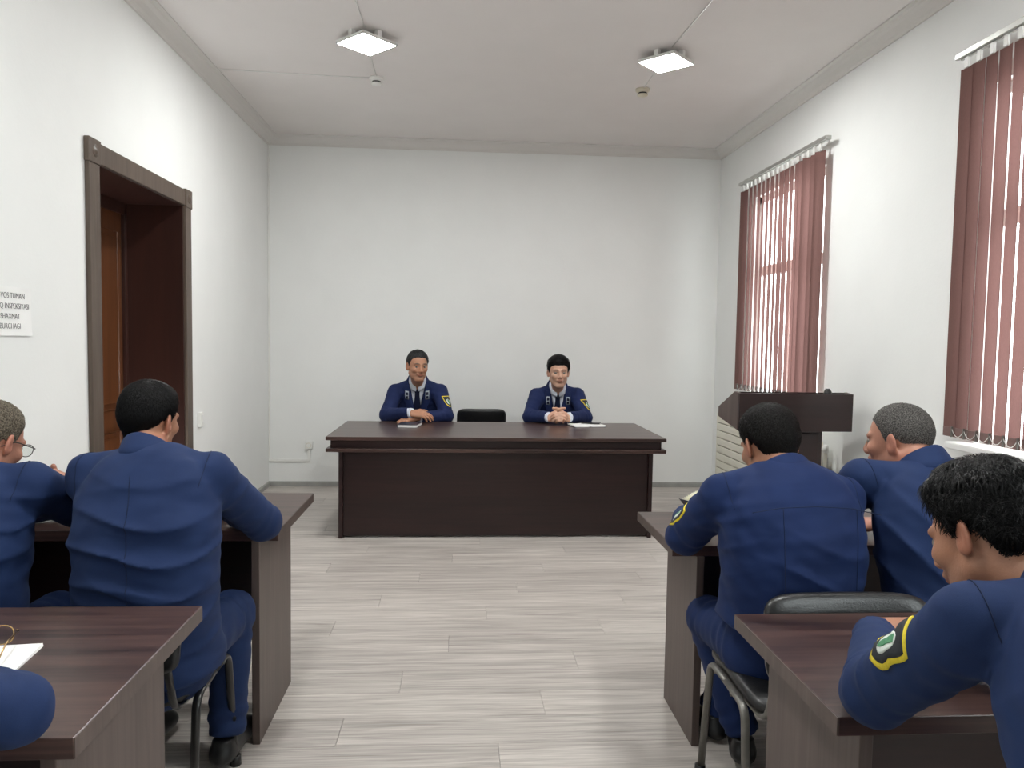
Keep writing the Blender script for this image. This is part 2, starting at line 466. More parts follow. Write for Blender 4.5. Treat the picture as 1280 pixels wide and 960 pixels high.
# ---- ceiling lamps: square LED panels turned 45 degrees
def lamp(x, y, label, grp):
    r = empty('ceiling_lamp', (x, y, ZC), math.pi/4, label, 'ceiling lamp', grp)
    s = .128
    boxes('lamp_frame', [(-s,s,-s,-s+.008,-.055,-.043),(-s,s,s-.008,s,-.055,-.043),(-s,-s+.008,-s,s,-.055,-.043),(s-.008,s,-s,s,-.055,-.043),(-s,s,-s,s,-.044,-.038)], 'plastic_white', r)
    d = box('diffuser', -s+.0075, s-.0075, -s+.0075, s-.0075, -.0548, -.044, 'led_diffuser', r, 0)
    for sx, sy in ((0,1),(0,-1),(1,0),(-1,0)):
        box('spring_clip', sx*(s-.02)-.015, sx*(s-.02)+.015, sy*(s-.02)-.015, sy*(s-.02)+.015, -.040, .0, 'plastic_white', r, .001)
    return r
lamp(-.575, 4.63, 'square white LED panel lamp beside the lone ceiling cable run', 'ceiling lamps')
lamp(1.262, 4.73, 'square white LED panel lamp on the window side of the ceiling', 'ceiling lamps')
lamp(-.575, 1.75, 'added square white LED panel lamp above the desks by the door, out of view', 'ceiling lamps')  # unseen lamp, added to balance the light on the door side
lamp(1.262, 1.85, 'added square white LED panel lamp above the desks by the windows, out of view', 'ceiling lamps')  # added likewise out of view, evens the light on the window side
# ceiling cables
def ccable(pts, lab): tag(tube('ceiling_cable', [(x, y, ZC-.004) for x, y in pts], .003, 'plastic_white', seg=6), lab, 'cable', 'cables on the ceiling')
ccable([(-.57, 1.9), (-.585, 3.2), (-.57, 4.5)], 'thin cable running along the ceiling to the lamp above the left table half')
ccable([(1.27, 2.0), (1.33, 3.2), (1.262, 4.6)], 'thin cable running along the ceiling to the window-side lamp')
ccable([(XL+.095, 5.30), (-1.2, 5.335), (-.62, 5.36)], 'thin cable crossing the ceiling from the cornice to a smoke detector')
ccable([(-.575, 4.75), (-.59, 5.0), (-.595, 5.32)], 'short cable on the ceiling between lamp and smoke detector with a cable run')
ccable([(1.262, 4.85), (1.27, 5.0), (1.272, 5.34)], 'short cable on the ceiling between the window-side lamp and its smoke detector')
# smoke detectors
for x, y, mt, lab in ((-.597, 5.36, 'plastic_white', 'small white smoke detector at the end of the ceiling cable'), (1.272, 5.38, 'plastic_cream', 'small cream smoke detector near the window-side lamp')):
    r = empty('smoke_detector', (x, y, ZC), 0, lab, 'smoke detector', 'smoke detectors')
    lathe('base', [(0,0),(.05,0),(.05,-.014),(.044,-.018),(0,-.018)], mt, r)
    lathe('sensor_head', [(.040,-.016),(.040,-.024),(.030,-.026),(.030,-.036),(.038,-.038),(.036,-.046),(.02,-.052),(0,-.053)], mt, r)
    lathe('vent_slot', [(.0305,-.026),(.0305,-.036)], 'black_plastic', r)

# ---- wall sockets, trunking, bell
def socket(x, z, lab):
    r = empty('wall_socket', (x, YB, z), 0, lab, 'socket', 'wall sockets')
    box('housing', -.035, .035, -.032, 0, -.035, .035, 'plastic_white', r, .006)
    l = lathe('socket_well', [(0,-.004),(.019,-.004),(.021,.001),(.024,.001)], 'plastic_cream', r, 20); l.rotation_euler = (math.pi/2, 0, 0); l.location = (0, -.0315, 0)
    for s in (-1, 1):
        h = lathe('socket_hole', [(0,0),(.003,0)], 'black_plastic', r, 8); h.rotation_euler = (math.pi/2,0,0); h.location = (s*.009, -.0285, 0)
socket(-1.377, .381, 'white wall socket above the cable trunking')
tg = empty('cable_trunking', (-1.6, YB, .24), 0, 'narrow white cable trunking along the end wall up to the socket', 'trunking')
box('channel', -.14, .235, -.014, 0, -.012, .012, 'plastic_white', tg, .002)
box('channel', .212, .236, -.014, 0, .012, .105, 'plastic_white', tg, .002)
box('channel', -.141, -.127, -.016, 0, .012, 2.84, 'plastic_white', tg, .002)
be = empty('door_switch', (XL, 5.15, .812), 0, 'small white switch box on the wall beside the door', 'switch')
box('housing', 0, .024, -.032, .032, -.05, .05, 'plastic_white', be, .006)
box('rocker', .022, .030, -.016, .016, -.022, .034, 'pvc_white', be, .003)

# ---- notice sheet on the left wall
sh = empty('notice_sheet', (XL, 3.188, 1.46), 0, 'white paper notice with four lines of capital letters taped to the wall', 'notice')
def sheet_mesh(name, w, h, mat, parent, curl=.006):
    V, F = [], []; nx, nz = 12, 8
    for j in range(nz+1):
        for i in range(nx+1):
            u, v = i/nx, j/nz
            V.append((.002+curl*(abs(2*v-1)**4*.5+(1-u)**5*.6), -w*(1-u) if False else -w*u, (v-.5)*h))
    for j in range(nz):
        for i in range(nx): F.append((j*(nx+1)+i, j*(nx+1)+i+1, (j+1)*(nx+1)+i+1, (j+1)*(nx+1)+i))
    return pyobj(name, V, F, mat, parent)
sheet_mesh('paper', .297, .19, 'paper', sh)
def text_mesh(name, s, size, mat, parent, mtx, align='RIGHT', ext=.0003):
    cu = bpy.data.curves.new('txt', 'FONT'); cu.body = s; cu.size = size; cu.align_x = align; cu.extrude = ext; cu.offset = -.0005
    t = bpy.data.objects.new('txt', cu); COL.objects.link(t)
    dg = bpy.context.evaluated_depsgraph_get()
    me = bpy.data.meshes.new_from_object(t.evaluated_get(dg)); me.name = name
    bpy.data.objects.remove(t, do_unlink=True)
    me.materials.clear()
    o = link(name, me, mat, parent); o.matrix_local = mtx; return o
for s, yr, z in (('VOS TUMAN', -.045, .050), ('Q INSPEKSIYASI', -.017, .010), ('SHAXMAT', -.080, -.030), ('BURCHAGI', -.076, -.068)):
    mt = Matrix(((0,0,1,.0065),(1,0,0,yr),(0,1,0,z),(0,0,0,1)))
    mt = mt @ Matrix.Diagonal((.90,1,1,1))
    text_mesh('lettering', s, .031, 'ink', sh, mt)

# ---- radiator with horizontal fins below the first window
rad = empty('radiator', (XR-.022, 5.65, 0), 0, 'cream radiator with horizontal ribs under the window', 'radiator')
for k in range(9):
    z0 = .14+k*.0665
    box('rib', -.085, -.045, -.93, .93, z0, z0+.0605, 'radiator_enamel', rad, .006)
box('back_panel', -.05, -.02, -.91, .91, .145, .735, 'radiator_enamel', rad, .004)
for s in (-1, 1): tube('end_column', [(-.06, s*.945, .13), (-.06, s*.945, .75)], .022, 'radiator_enamel', rad, 12)
tube('pipe', rounded_path([(-.06, -.99, .0), (-.06, -.99, .16), (-.06, -.94, .16)], .04), .011, 'radiator_enamel', rad)
tube('pipe', rounded_path([(-.06, -1.03, .0), (-.06, -1.03, .71), (-.06, -.94, .71)], .04), .011, 'radiator_enamel', rad)
lathe('valve', [(0,0),(.018,0),(.02,.03),(.015,.05),(0,.05)], 'plastic_white', rad, 14, (-.06, -1.03, .69))
for s in (-1, 1): box('wall_bracket', -.03, .022, s*.6-.02, s*.6+.02, .3, .6, 'radiator_enamel', rad, .002)

# ================================================================ FURNITURE
# ---- long presidium table
TX0, TX1, TY0, TY1, TZ = -.895, 1.435, 5.09, 6.07, .71
tb = empty('presidium_table', ((TX0+TX1)/2, (TY0+TY1)/2, 0), 0, 'long dark brown table with panelled front facing the rows of desks', 'table')
ox, oy = (TX0+TX1)/2, (TY0+TY1)/2
def tbx(n, x0, x1, y0, y1, z0, z1, mt, bev=.002): return box(n, x0-ox, x1-ox, y0-oy, y1-oy, z0, z1, mt, tb, bev)
tbx('tabletop', TX0, TX1, TY0, TY1, TZ-.024, TZ, 'wenge_top', .003)
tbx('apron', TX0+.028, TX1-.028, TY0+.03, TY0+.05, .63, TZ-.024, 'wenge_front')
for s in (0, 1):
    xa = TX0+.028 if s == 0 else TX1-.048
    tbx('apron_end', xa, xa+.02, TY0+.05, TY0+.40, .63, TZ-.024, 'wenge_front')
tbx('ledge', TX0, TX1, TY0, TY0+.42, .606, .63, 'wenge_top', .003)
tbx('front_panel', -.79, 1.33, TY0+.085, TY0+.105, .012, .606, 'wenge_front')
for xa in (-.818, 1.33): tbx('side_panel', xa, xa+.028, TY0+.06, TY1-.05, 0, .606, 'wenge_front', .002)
for xa in (-.818, 1.33): tbx('side_riser', xa, xa+.028, TY0+.42, TY1-.05, .606, TZ-.024, 'wenge_front', .002)

# ---- audience desks
def desk(xe, side, y0, y1, z, py0, py1, length, inset, label):
    """xe: aisle edge; side: -1 runs to the left wall, +1 to the windows"""
    r = empty('desk', (xe+side*length/2, (y0+y1)/2, 0), 0, label, 'desk', 'audience desks')
    ox, oy = xe+side*length/2, (y0+y1)/2
    def bx(n, xa, xb, ya, yb, za, zb, mt, bev=.002, par=r):
        a, b = sorted((xa, xb)); return box(n, a-ox, b-ox, ya-oy, yb-oy, za, zb, mt, par, bev)
    x2 = xe+side*length
    top = bx('desktop', xe, x2, y0, y1, z-.036, z, 'wenge_top', .002)
    bx('edge_band', xe-side*.0012, xe+side*.001, y0+.001, y1-.001, z-.035, z-.001, 'wenge_end', .0004, top)
    bx('end_panel', xe+side*inset, xe+side*(inset+.026), py0, py1, 0, z-.036, 'wenge_end')
    bx('end_panel', x2-side*inset, x2-side*(inset+.026), py0, py1, 0, z-.036, 'wenge_end')
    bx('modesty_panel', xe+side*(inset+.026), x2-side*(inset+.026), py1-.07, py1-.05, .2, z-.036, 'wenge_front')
    return r
desk(-.597, -1, 2.513, 3.121, .735, 2.516, 2.985, 1.13, .062, 'dark brown desk with grey-brown end panel at the door, nearest the long table')
desk(-.607, -1, 1.208, 1.806, .735, 1.24, 1.69, 1.12, .045, 'dark brown desk with eyeglasses and a white sheet on it')
desk(.722, 1, 2.452, 2.956, .695, 2.447, 2.80, 1.45, .083, 'dark brown desk beside the lectern with an open booklet over it')
desk(.702, 1, 1.300, 1.824, .695, 1.32, 1.735, 1.45, .055, 'dark brown desk close behind the chair with grey tube frame')

# ---- lectern
lc = empty('lectern', (1.955, 4.42, 0), 0, 'dark red-brown wooden lectern with a wide front board by the radiator', 'lectern')
zt, zb_ = 1.092, .874
side = [(-.17, zb_), (-.17, zt), (-.11, zt+.006), (.16, .985), (.16, .925)]
for s in (-1, 1):
    prism('side_board', side, 0, s*.333-.009, s*.333+.009, 'wenge_end', lc, .001)
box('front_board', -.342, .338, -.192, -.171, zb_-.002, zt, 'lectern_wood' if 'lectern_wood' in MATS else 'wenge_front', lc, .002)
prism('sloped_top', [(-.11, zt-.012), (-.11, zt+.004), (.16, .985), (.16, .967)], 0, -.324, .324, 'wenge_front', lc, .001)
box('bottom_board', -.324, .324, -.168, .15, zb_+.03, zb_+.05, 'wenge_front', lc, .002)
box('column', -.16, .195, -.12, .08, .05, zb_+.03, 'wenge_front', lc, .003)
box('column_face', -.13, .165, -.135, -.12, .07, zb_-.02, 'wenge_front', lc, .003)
box('foot', -.26, .29, -.17, .16, 0, .05, 'wenge_front', lc, .004)
lathe('microphone_base', [(0,.03),(.012,.03),(.022,.012),(.024,0)], 'black_plastic', lc, 16, (.215, -.125, zt-.002))

# ---- padded stacking chairs
def padded(name, w, d, t, mat, parent, curve, nx=12, ny=10, rad=.06):
    """cushion: superellipse outline, rounded rim, curve(u,v) -> offset along z"""
    V, F = [], []
    def outline(a):
        c, s = math.cos(a), math.sin(a); e = .35
        return (abs(c)**e*math.copysign(1, c), abs(s)**e*math.copysign(1, s))
    seg = 48
    rings = [(.0, 1), (.45, 1), (.78, .97), (.93, .8), (1.0, .35), (1.0, -.35), (.93, -.8), (.78, -.97), (.45, -1), (0., -1)]
    for (rr, zz) in rings:
        for k in range(seg):
            u, v = outline(2*math.pi*k/seg)
            V.append((u*rr*w/2, v*rr*d/2, zz*t/2+curve(u*rr, v*rr)))
    n = len(rings)
    for i in range(n-1):
        for k in range(seg): F.append((i*seg+k, (i+1)*seg+k, (i+1)*seg+(k+1)%seg, i*seg+(k+1)%seg))
    return pyobj(name, V, F, mat, parent)
def chair(loc, rz, label, frame, back_h=.74, grp='padded black chairs'):
    r = empty('chair', loc, rz, label, 'chair', grp)
    st = padded('seat', .43, .42, .05, 'vinyl_black', r, lambda u, v: .012*v*abs(v)*(1 if v > 0 else 1.8)*(-1 if v > 0 else 1)*-1*(-1) + .008*u*u)
    st.location = (0, .03, .405)
    bk = padded('backrest', .445, back_h-.50, .036, 'vinyl_black', r, lambda u, v: -.022*(1-u*u))
    bk.rotation_euler = (math.radians(80), 0, 0)
    bk.location = (0, -.245, (back_h+.50)/2)
    piping = None
    for s in (-1, 1):
        tube('upright', rounded_path([(s*.185, -.262, back_h-.08), (s*.185, -.225, .48), (s*.185, -.19, .372), (s*.185, -.08, .368), (s*.185, .19, .376)], .07), .011, frame, r, 10, rb=.008)
        fy = .02
        tube('leg', rounded_path([(s*.228, -.19, .012), (s*.222, -.13, .385), (s*.222, .02, .392)], .045), .0125, frame, r, 10, rb=.009)
        tube('leg', rounded_path([(s*.228, .20, .012), (s*.222, .15, .392), (s*.222, .01, .392)], .045), .0125, frame, r, 10, rb=.009)
        for yy in (-.192, .202): lathe('foot_cap', [(0,.03),(.017,.03),(.018,.0),(0,0)], 'black_plastic', r, 12, (s*.229, yy, 0))
    tube('crossbar', [(-.222, -.02, .372), (.222, -.02, .372)], .010, frame, r, 8)
    tube('crossbar', [(-.222, .12, .376), (.222, .12, .376)], .010, frame, r, 8)
    return r
chair((-.935, 2.20, 0), 0, 'black padded chair with black tube frame under the man whose elbow rests on the desk', 'frame_black', .675)
chair((-1.455, 2.19, 0), 0, 'black padded chair under the grey-haired man in glasses', 'frame_black', .695)
chair((1.012, 2.085, 0), 0, 'black padded chair with grey tube frame under the man holding a booklet', 'frame_grey', .735)
chair((1.575, 2.09, 0), 0, 'black padded chair with grey tube frame under the man with cropped grey hair', 'frame_grey', .735)
chair((.20, 6.55, 0), math.pi, 'empty black padded chair between the two men behind the long table', 'frame_black', .757)
chair((-.355, 6.60, 0), math.pi, 'black padded chair under the greying man behind the long table', 'frame_black', .70)
chair((.825, 6.60, 0), math.pi, 'black padded chair under the man with clasped hands behind the long table', 'frame_black', .70)
chair((-1.12, .74, 0), 0, 'black padded chair under the man at the desk with the eyeglasses', 'frame_black', .70)
chair((.97, .74, 0), 0, 'black padded chair under the young man with tousled hair', 'frame_grey', .70)
# ================================================================ PEOPLE
# Bodies and clothes are modelled as smooth blended volumes and turned into one continuous surface each.
F32 = np.float32
def V3(*a): return np.array(a, float)
def unit(v): v = np.asarray(v, float); return v/(np.linalg.norm(v)+1e-12)
def smin(a, b, k):
    h = np.clip(.5+.5*(b-a)/k, 0, 1); return b+(a-b)*h-k*h*(1-h)
def smax(a, b, k): return -smin(-a, -b, k)
class Vol:
    def __init__(s): s.pr = []; s.disp = None
    def add(s, fn, c, r, k=.02, op='u'): s.pr.append((op, k, fn, np.asarray(c, float), float(r))); return s
    def cone(s, a, b, ra, rb, k=.02, op='u', rip=None, cap=False, flat=None):
        """tapered limb; rip: list of (pos, wavelength, amount, width) bunching; cap: flat far end; flat: (axis, factor) squash"""
        a = np.asarray(a, float); b = np.asarray(b, float); ba = b-a; L = np.linalg.norm(ba); d = ba/L
        ref = V3(.31, .17, .93) if abs(d[2]) < .8 else V3(1, .2, .1)
        e1 = unit(np.cross(d, ref)); e2 = np.cross(d, e1)
        def fn(p):
            q = p-a; t = q@d; h = np.clip(t/L, 0, 1)
            if flat is not None:
                ax, fc = flat; c = q@ax; q = q+np.outer(c*(fc-1), ax)
            w = q-np.outer(h*L, d)
            r = ra+(rb-ra)*h
            if rip:
                ang = np.arctan2(w@e2, w@e1)
                for (pos, wl, am, wd) in rip:
                    r = r+am*np.sin(2*np.pi*t/wl+1.3*np.sin(ang+pos*9)+.7*np.sin(2*ang+2))*np.exp(-((t-pos)/wd)**2)
            o = np.sqrt((w*w).sum(1))-r
            if cap: o = np.maximum(o, t-L)
            return o
        return s.add(fn, (a+b)/2, L/2+max(ra, rb)*1.2+.01, k, op)
    def ell(s, c, r, M=None, k=.02, op='u'):
        c = np.asarray(c, float); r = np.asarray(r, float); M = np.eye(3) if M is None else np.asarray(M, float)
        def fn(p):
            q = (p-c)@M; k0 = np.sqrt(((q/r)**2).sum(1)); k1 = np.sqrt(((q/(r*r))**2).sum(1))+1e-9
            return k0*(k0-1)/k1
        return s.add(fn, c, r.max(), k, op)
    def ecap(s, a, b, R, wa, da, wb, db, k=.02, op='u', pw=2.0):
        """elliptical section a->b; R: sideways axis; half width / half depth at each end"""
        a = np.asarray(a, float); b = np.asarray(b, float); ba = b-a; L = np.linalg.norm(ba); d = ba/L
        R = unit(R-d*(np.dot(R, d))); F = np.cross(d, R)
        def fn(p):
            q = p-a; t = q@d; h = np.clip(t/L, 0, 1); u = np.abs(q@R); v = np.abs(q@F)
            w = wa+(wb-wa)*h; dd = da+(db-da)*h; mn = np.minimum(w, dd)
            g = ((u/w)**pw+(v/dd)**pw+(np.abs(t-h*L)/mn)**pw)**(1/pw)
            return (g-1)*mn
        return s.add(fn, (a+b)/2, L/2+max(wa, wb, da, db), k, op)
    def box(s, c, half, M, rd, k=.01, op='u'):
        c = np.asarray(c, float); half = np.asarray(half, float); M = np.asarray(M, float)
        def fn(p):
            q = np.abs((p-c)@M)-(half-rd)
            return np.sqrt((np.maximum(q, 0)**2).sum(1))+np.minimum(q.max(1), 0)-rd
        return s.add(fn, c, np.linalg.norm(half), k, op)
    # ---- evaluation
    def at(s, p):
        p = np.asarray(p, float); D = np.full(len(p), 9.)
        for op, k, fn, c, r in s.pr:
            v = fn(p); D = smin(D, v, k) if op == 'u' else smax(D, -v, k)
        if s.disp is not None: D = D+s.disp(p)
        return D
    def mesh(s, h, B=8):
        lo = np.min([c-r for op, k, f, c, r in s.pr if op == 'u'], 0)-.03
        hi = np.max([c+r for op, k, f, c, r in s.pr if op == 'u'], 0)+.03
        bs = B*h; nb = np.ceil((hi-lo)/bs).astype(int)
        I = np.stack(np.meshgrid(*[np.arange(n) for n in nb], indexing='ij'), -1).reshape(-1, 3)
        C = lo+(I+.5)*bs; hb = bs*.87
        D = np.full(len(C), 9.)
        for op, k, fn, c, r in s.pr:
            near = np.linalg.norm(C-c, axis=1) < r+hb+.12
            if not near.any(): continue
            v = fn(C[near]); D[near] = smin(D[near], v, k) if op == 'u' else smax(D[near], -v, k)
        keep = np.abs(D) < hb+.022
        I = I[keep]; C = C[keep]; n = len(I)
        g = np.stack(np.meshgrid(*[np.arange(B+1)]*3, indexing='ij'), -1).reshape(-1, 3)
        P = (lo+(I[:, None, :]*B+g[None])*h)
        m = (B+1)**3
        D = np.full((n, m), 9.)
        for op, k, fn, c, r in s.pr:
            near = np.nonzero(np.linalg.norm(C-c, axis=1) < r+hb+max(.03, k))[0]
            if not len(near): continue
            v = fn(P[near].reshape(-1, 3)).reshape(len(near), m)
            D[near] = smin(D[near], v, k) if op == 'u' else smax(D[near], -v, k)
        if s.disp is not None: D = D+s.disp(P.reshape(-1, 3)).reshape(n, m)
        D = D.reshape(n, B+1, B+1, B+1)
        cs = [(i, j, k) for i in (0, 1) for j in (0, 1) for k in (0, 1)]
        cv = [D[:, i:i+B, j:j+B, k:k+B] for i, j, k in cs]
        neg = sum((c < 0).astype(np.int8) for c in cv)
        act = np.nonzero((neg > 0) & (neg < 8))
        vals = np.stack([c[act] for c in cv], 1)
        gi = np.stack([I[act[0], a]*B+act[1+a] for a in range(3)], 1)
        Nt = nb*B+2
        key = (gi[:, 0]*Nt[1]+gi[:, 1])*Nt[2]+gi[:, 2]
        srt = np.argsort(key); key = key[srt]; gi = gi[srt]; vals = vals[srt]
        acc = np.zeros((len(key), 3)); cnt = np.zeros(len(key))
        for a in range(8):
            for b in range(a+1, 8):
                da = np.array(cs[b])-np.array(cs[a])
                if np.abs(da).sum() != 1: continue
                va, vb = vals[:, a], vals[:, b]; x = (va < 0) != (vb < 0)
                t = np.where(x, va/(va-vb+1e-12), 0)
                pt = np.array(cs[a])+t[:, None]*da
                acc[x] += pt[x]; cnt[x] += 1
        Vt = lo+(gi+acc/np.maximum(cnt, 1)[:, None])*h
        quads = []
        strd = [Nt[1]*Nt[2], Nt[2], 1]
        cidx = {c: i for i, c in enumerate(cs)}
        for ax in range(3):
            e = [0, 0, 0]; e[ax] = 1; v0 = vals[:, 0]; v1 = vals[:, cidx[tuple(e)]]
            x = (v0 < 0) != (v1 < 0)
            b, c = (ax+1) % 3, (ax+2) % 3
            k0 = key[x]
            ks = [k0, k0-strd[b], k0-strd[b]-strd[c], k0-strd[c]]
            ix = [np.clip(np.searchsorted(key, q), 0, len(key)-1) for q in ks]
            ok = np.ones(len(k0), bool)
            for q, i in zip(ks, ix): ok &= key[i] == q
            Q = np.stack(ix, 1); fl = (v0[x] < 0)
            Q = np.where(fl[:, None], Q, Q[:, ::-1])
            quads.append(Q[ok])
        return Vt, np.concatenate(quads)
def np_obj(name, Vt, Q, mat, parent=None, col=None, origin=None):
    me = bpy.data.meshes.new(name)
    Vl = Vt if origin is None else Vt-np.asarray(origin)
    nq = len(Q); w = Q.shape[1]
    me.vertices.add(len(Vl)); me.vertices.foreach_set('co', Vl.astype(F32).ravel())
    me.loops.add(nq*w); me.loops.foreach_set('vertex_index', Q.astype(np.int32).ravel())
    me.polygons.add(nq); me.polygons.foreach_set('loop_start', np.arange(0, nq*w, w, dtype=np.int32))
    me.polygons.foreach_set('use_smooth', np.ones(nq, bool))
    me.update(calc_edges=True); me.validate()
    if col is not None:
        at = me.color_attributes.new('Col', 'FLOAT_COLOR', 'POINT'); at.data.foreach_set('color', col.astype(F32).ravel())
    return link(name, me, mat, parent)
def rot(yaw, pitch=0, roll=0):
    """columns: right, forward, up. yaw 0 faces +y, positive turns towards +x; pitch positive looks up"""
    cy, sy = math.cos(yaw), math.sin(yaw)
    R = V3(cy, -sy, 0); F = V3(sy, cy, 0); U = V3(0, 0, 1)
    F2 = F*math.cos(pitch)+U*math.sin(pitch); U2 = U*math.cos(pitch)-F*math.sin(pitch)
    R3 = R*math.cos(roll)-U2*math.sin(roll); U3 = U2*math.cos(roll)+R*math.sin(roll)
    return np.stack([R3, F2, U3], 1)
def waves(seed, wl, n=5, anis=(1, 1, 1)):
    g = np.random.default_rng(seed)
    K = g.normal(size=(n, 3))*np.array(anis); K = K/np.linalg.norm(K, axis=1)[:, None]*(2*np.pi/wl)*g.uniform(.7, 1.4, n)[:, None]
    ph = g.uniform(0, 6.28, n); K2 = g.normal(size=(n, 3))*6
    def f(p):
        o = 0
        for i in range(n): o = o+np.sin(p@K[i]+ph[i]+1.2*np.sin(p@K2[i]))
        return o/n
    return f
# ---- materials of people
def skin_mat(name, base):
    m, nt, b = nmat(name)
    L = nt.links.new
    vc = node(nt, 'ShaderNodeVertexColor', layer_name='Col')
    tc = node(nt, 'ShaderNodeTexCoord'); n1 = node(nt, 'ShaderNodeTexNoise', Scale=55., Detail=3); L(tc.outputs['Object'], n1.inputs['Vector'])
    cr = node(nt, 'ShaderNodeValToRGB'); cr.color_ramp.elements[0].color = (.86, .84, .84, 1); cr.color_ramp.elements[1].color = (1.08, 1.05, 1.05, 1)
    L(n1.outputs['Fac'], cr.inputs['Fac'])
    mx = node(nt, 'ShaderNodeMix', data_type='RGBA', blend_type='MULTIPLY'); mx.inputs[0].default_value = 1
    L(vc.outputs['Color'], mx.inputs[6]); L(cr.outputs['Color'], mx.inputs[7])
    L(mx.outputs[2], b.inputs['Base Color'])
    b.inputs['Roughness'].default_value = .48
    b.inputs['Subsurface Weight'].default_value = .08
    b.inputs['Subsurface Radius'].default_value = (.01, .004, .002)
    b.inputs['Subsurface Scale'].default_value = .5
    bp = node(nt, 'ShaderNodeBump', Strength=.12, Distance=.004); n2 = node(nt, 'ShaderNodeTexNoise', Scale=260., Detail=2)
    L(tc.outputs['Object'], n2.inputs['Vector']); L(n2.outputs['Fac'], bp.inputs['Height']); L(bp.outputs['Normal'], b.inputs['Normal'])
skin_mat('skin', None)
def hair_mat(name, c1, c2, rough=.42, ns=240.):
    m, nt, b = nmat(name); L = nt.links.new
    tc = node(nt, 'ShaderNodeTexCoord'); n1 = node(nt, 'ShaderNodeTexNoise', Scale=ns, Detail=3); L(tc.outputs['Object'], n1.inputs['Vector'])
    cr = node(nt, 'ShaderNodeValToRGB'); cr.color_ramp.elements[0].color = c1; cr.color_ramp.elements[1].color = c2
    cr.color_ramp.elements[0].position = .4; cr.color_ramp.elements[1].position = .68
    L(n1.outputs['Fac'], cr.inputs['Fac']); L(cr.outputs['Color'], b.inputs['Base Color']); b.inputs['Roughness'].default_value = rough; b.inputs['Specular IOR Level'].default_value = .16
    bp = node(nt, 'ShaderNodeBump', Strength=.35, Distance=.004); L(n1.outputs['Fac'], bp.inputs['Height']); L(bp.outputs['Normal'], b.inputs['Normal'])
hair_mat('hair_black', srgb(5,5,6), srgb(16,15,16), .36)
hair_mat('hair_greying', srgb(26,27,29), srgb(70,71,72), .5)
hair_mat('hair_sandy', srgb(74,66,56), srgb(140,130,114), .5)
hair_mat('hair_salt', srgb(48,46,45), srgb(132,128,124), .55, 340.)
hair_mat('hair_dark', srgb(11,10,10), srgb(30,27,25), .4)
def cloth_mat(name, c1, c2, fs=900, rough=.78):
    m, nt, b = nmat(name); L = nt.links.new
    tc = node(nt, 'ShaderNodeTexCoord')
    n0 = node(nt, 'ShaderNodeTexNoise', Scale=7., Detail=3); L(tc.outputs['Object'], n0.inputs['Vector'])
    n1 = node(nt, 'ShaderNodeTexNoise', Scale=fs, Detail=2); L(tc.outputs['Object'], n1.inputs['Vector'])
    mxf = node(nt, 'ShaderNodeMix', data_type='FLOAT'); mxf.inputs[0].default_value = .5
    L(n0.outputs['Fac'], mxf.inputs[2]); L(n1.outputs['Fac'], mxf.inputs[3])
    cr = node(nt, 'ShaderNodeValToRGB'); cr.color_ramp.elements[0].color = c1; cr.color_ramp.elements[1].color = c2
    cr.color_ramp.elements[0].position = .35; cr.color_ramp.elements[1].position = .65
    L(mxf.outputs[0], cr.inputs['Fac']); L(cr.outputs['Color'], b.inputs['Base Color'])
    b.inputs['Roughness'].default_value = rough
    b.inputs['Sheen Weight'].default_value = .03; b.inputs['Specular IOR Level'].default_value = .25; b.inputs['Sheen Roughness'].default_value = .45
    b.inputs['Sheen Tint'].default_value = (.6, .7, 1, 1)
    bp = node(nt, 'ShaderNodeBump', Strength=.1, Distance=.002); L(n1.outputs['Fac'], bp.inputs['Height'])
    mp = node(nt, 'ShaderNodeMapping'); mp.inputs['Scale'].default_value = (6, 6, 17); mp.inputs['Rotation'].default_value = (.25, .2, 0)
    L(tc.outputs['Object'], mp.inputs['Vector'])
    n3 = node(nt, 'ShaderNodeTexNoise', Scale=1., Detail=2, Distortion=.8, noise_type='RIDGED_MULTIFRACTAL'); L(mp.outputs['Vector'], n3.inputs['Vector'])
    b2 = node(nt, 'ShaderNodeBump', Strength=.22, Distance=.012); L(n3.outputs['Fac'], b2.inputs['Height']); L(bp.outputs['Normal'], b2.inputs['Normal'])
    L(b2.outputs['Normal'], b.inputs['Normal'])
cloth_mat('uniform_blue', srgb(24,41,78), srgb(31,50,90))
cloth_mat('uniform_royal', srgb(16,34,74), srgb(22,42,86))
cloth_mat('uniform_navy', srgb(22,34,74), srgb(29,42,84))
cloth_mat('seam_blue', srgb(17,28,54), srgb(22,34,62))
cloth_mat('shirt_white', srgb(214,220,232), srgb(224,230,240))
cloth_mat('tie_navy', srgb(20,26,50), srgb(26,32,58), rough=.5)
plain('shoe_leather', srgb(18,18,19), srgb(28,28,29), 30, .35)
plain('thread_yellow', srgb(222,200,40), srgb(236,214,60), 200, .7)
plain('thread_green', srgb(60,120,80), srgb(90,150,110), 200, .7)
plain('thread_white', srgb(206,214,206), srgb(226,232,224), 200, .7)
plain('thread_dark', srgb(30,34,40), srgb(44,48,52), 200, .7)
plain('tab_silver', srgb(150,160,168), srgb(180,188,194), 200, .5)
plain('eye_white', srgb(128,118,110), srgb(140,130,122), 40, .25)
plain('eye_iris', srgb(24,16,12), srgb(34,22,16), 40, .2)

SKIN = {'tan': (172,124,98), 'light': (206,164,140), 'ruddy': (184,132,110), 'dark': (182,134,106)}
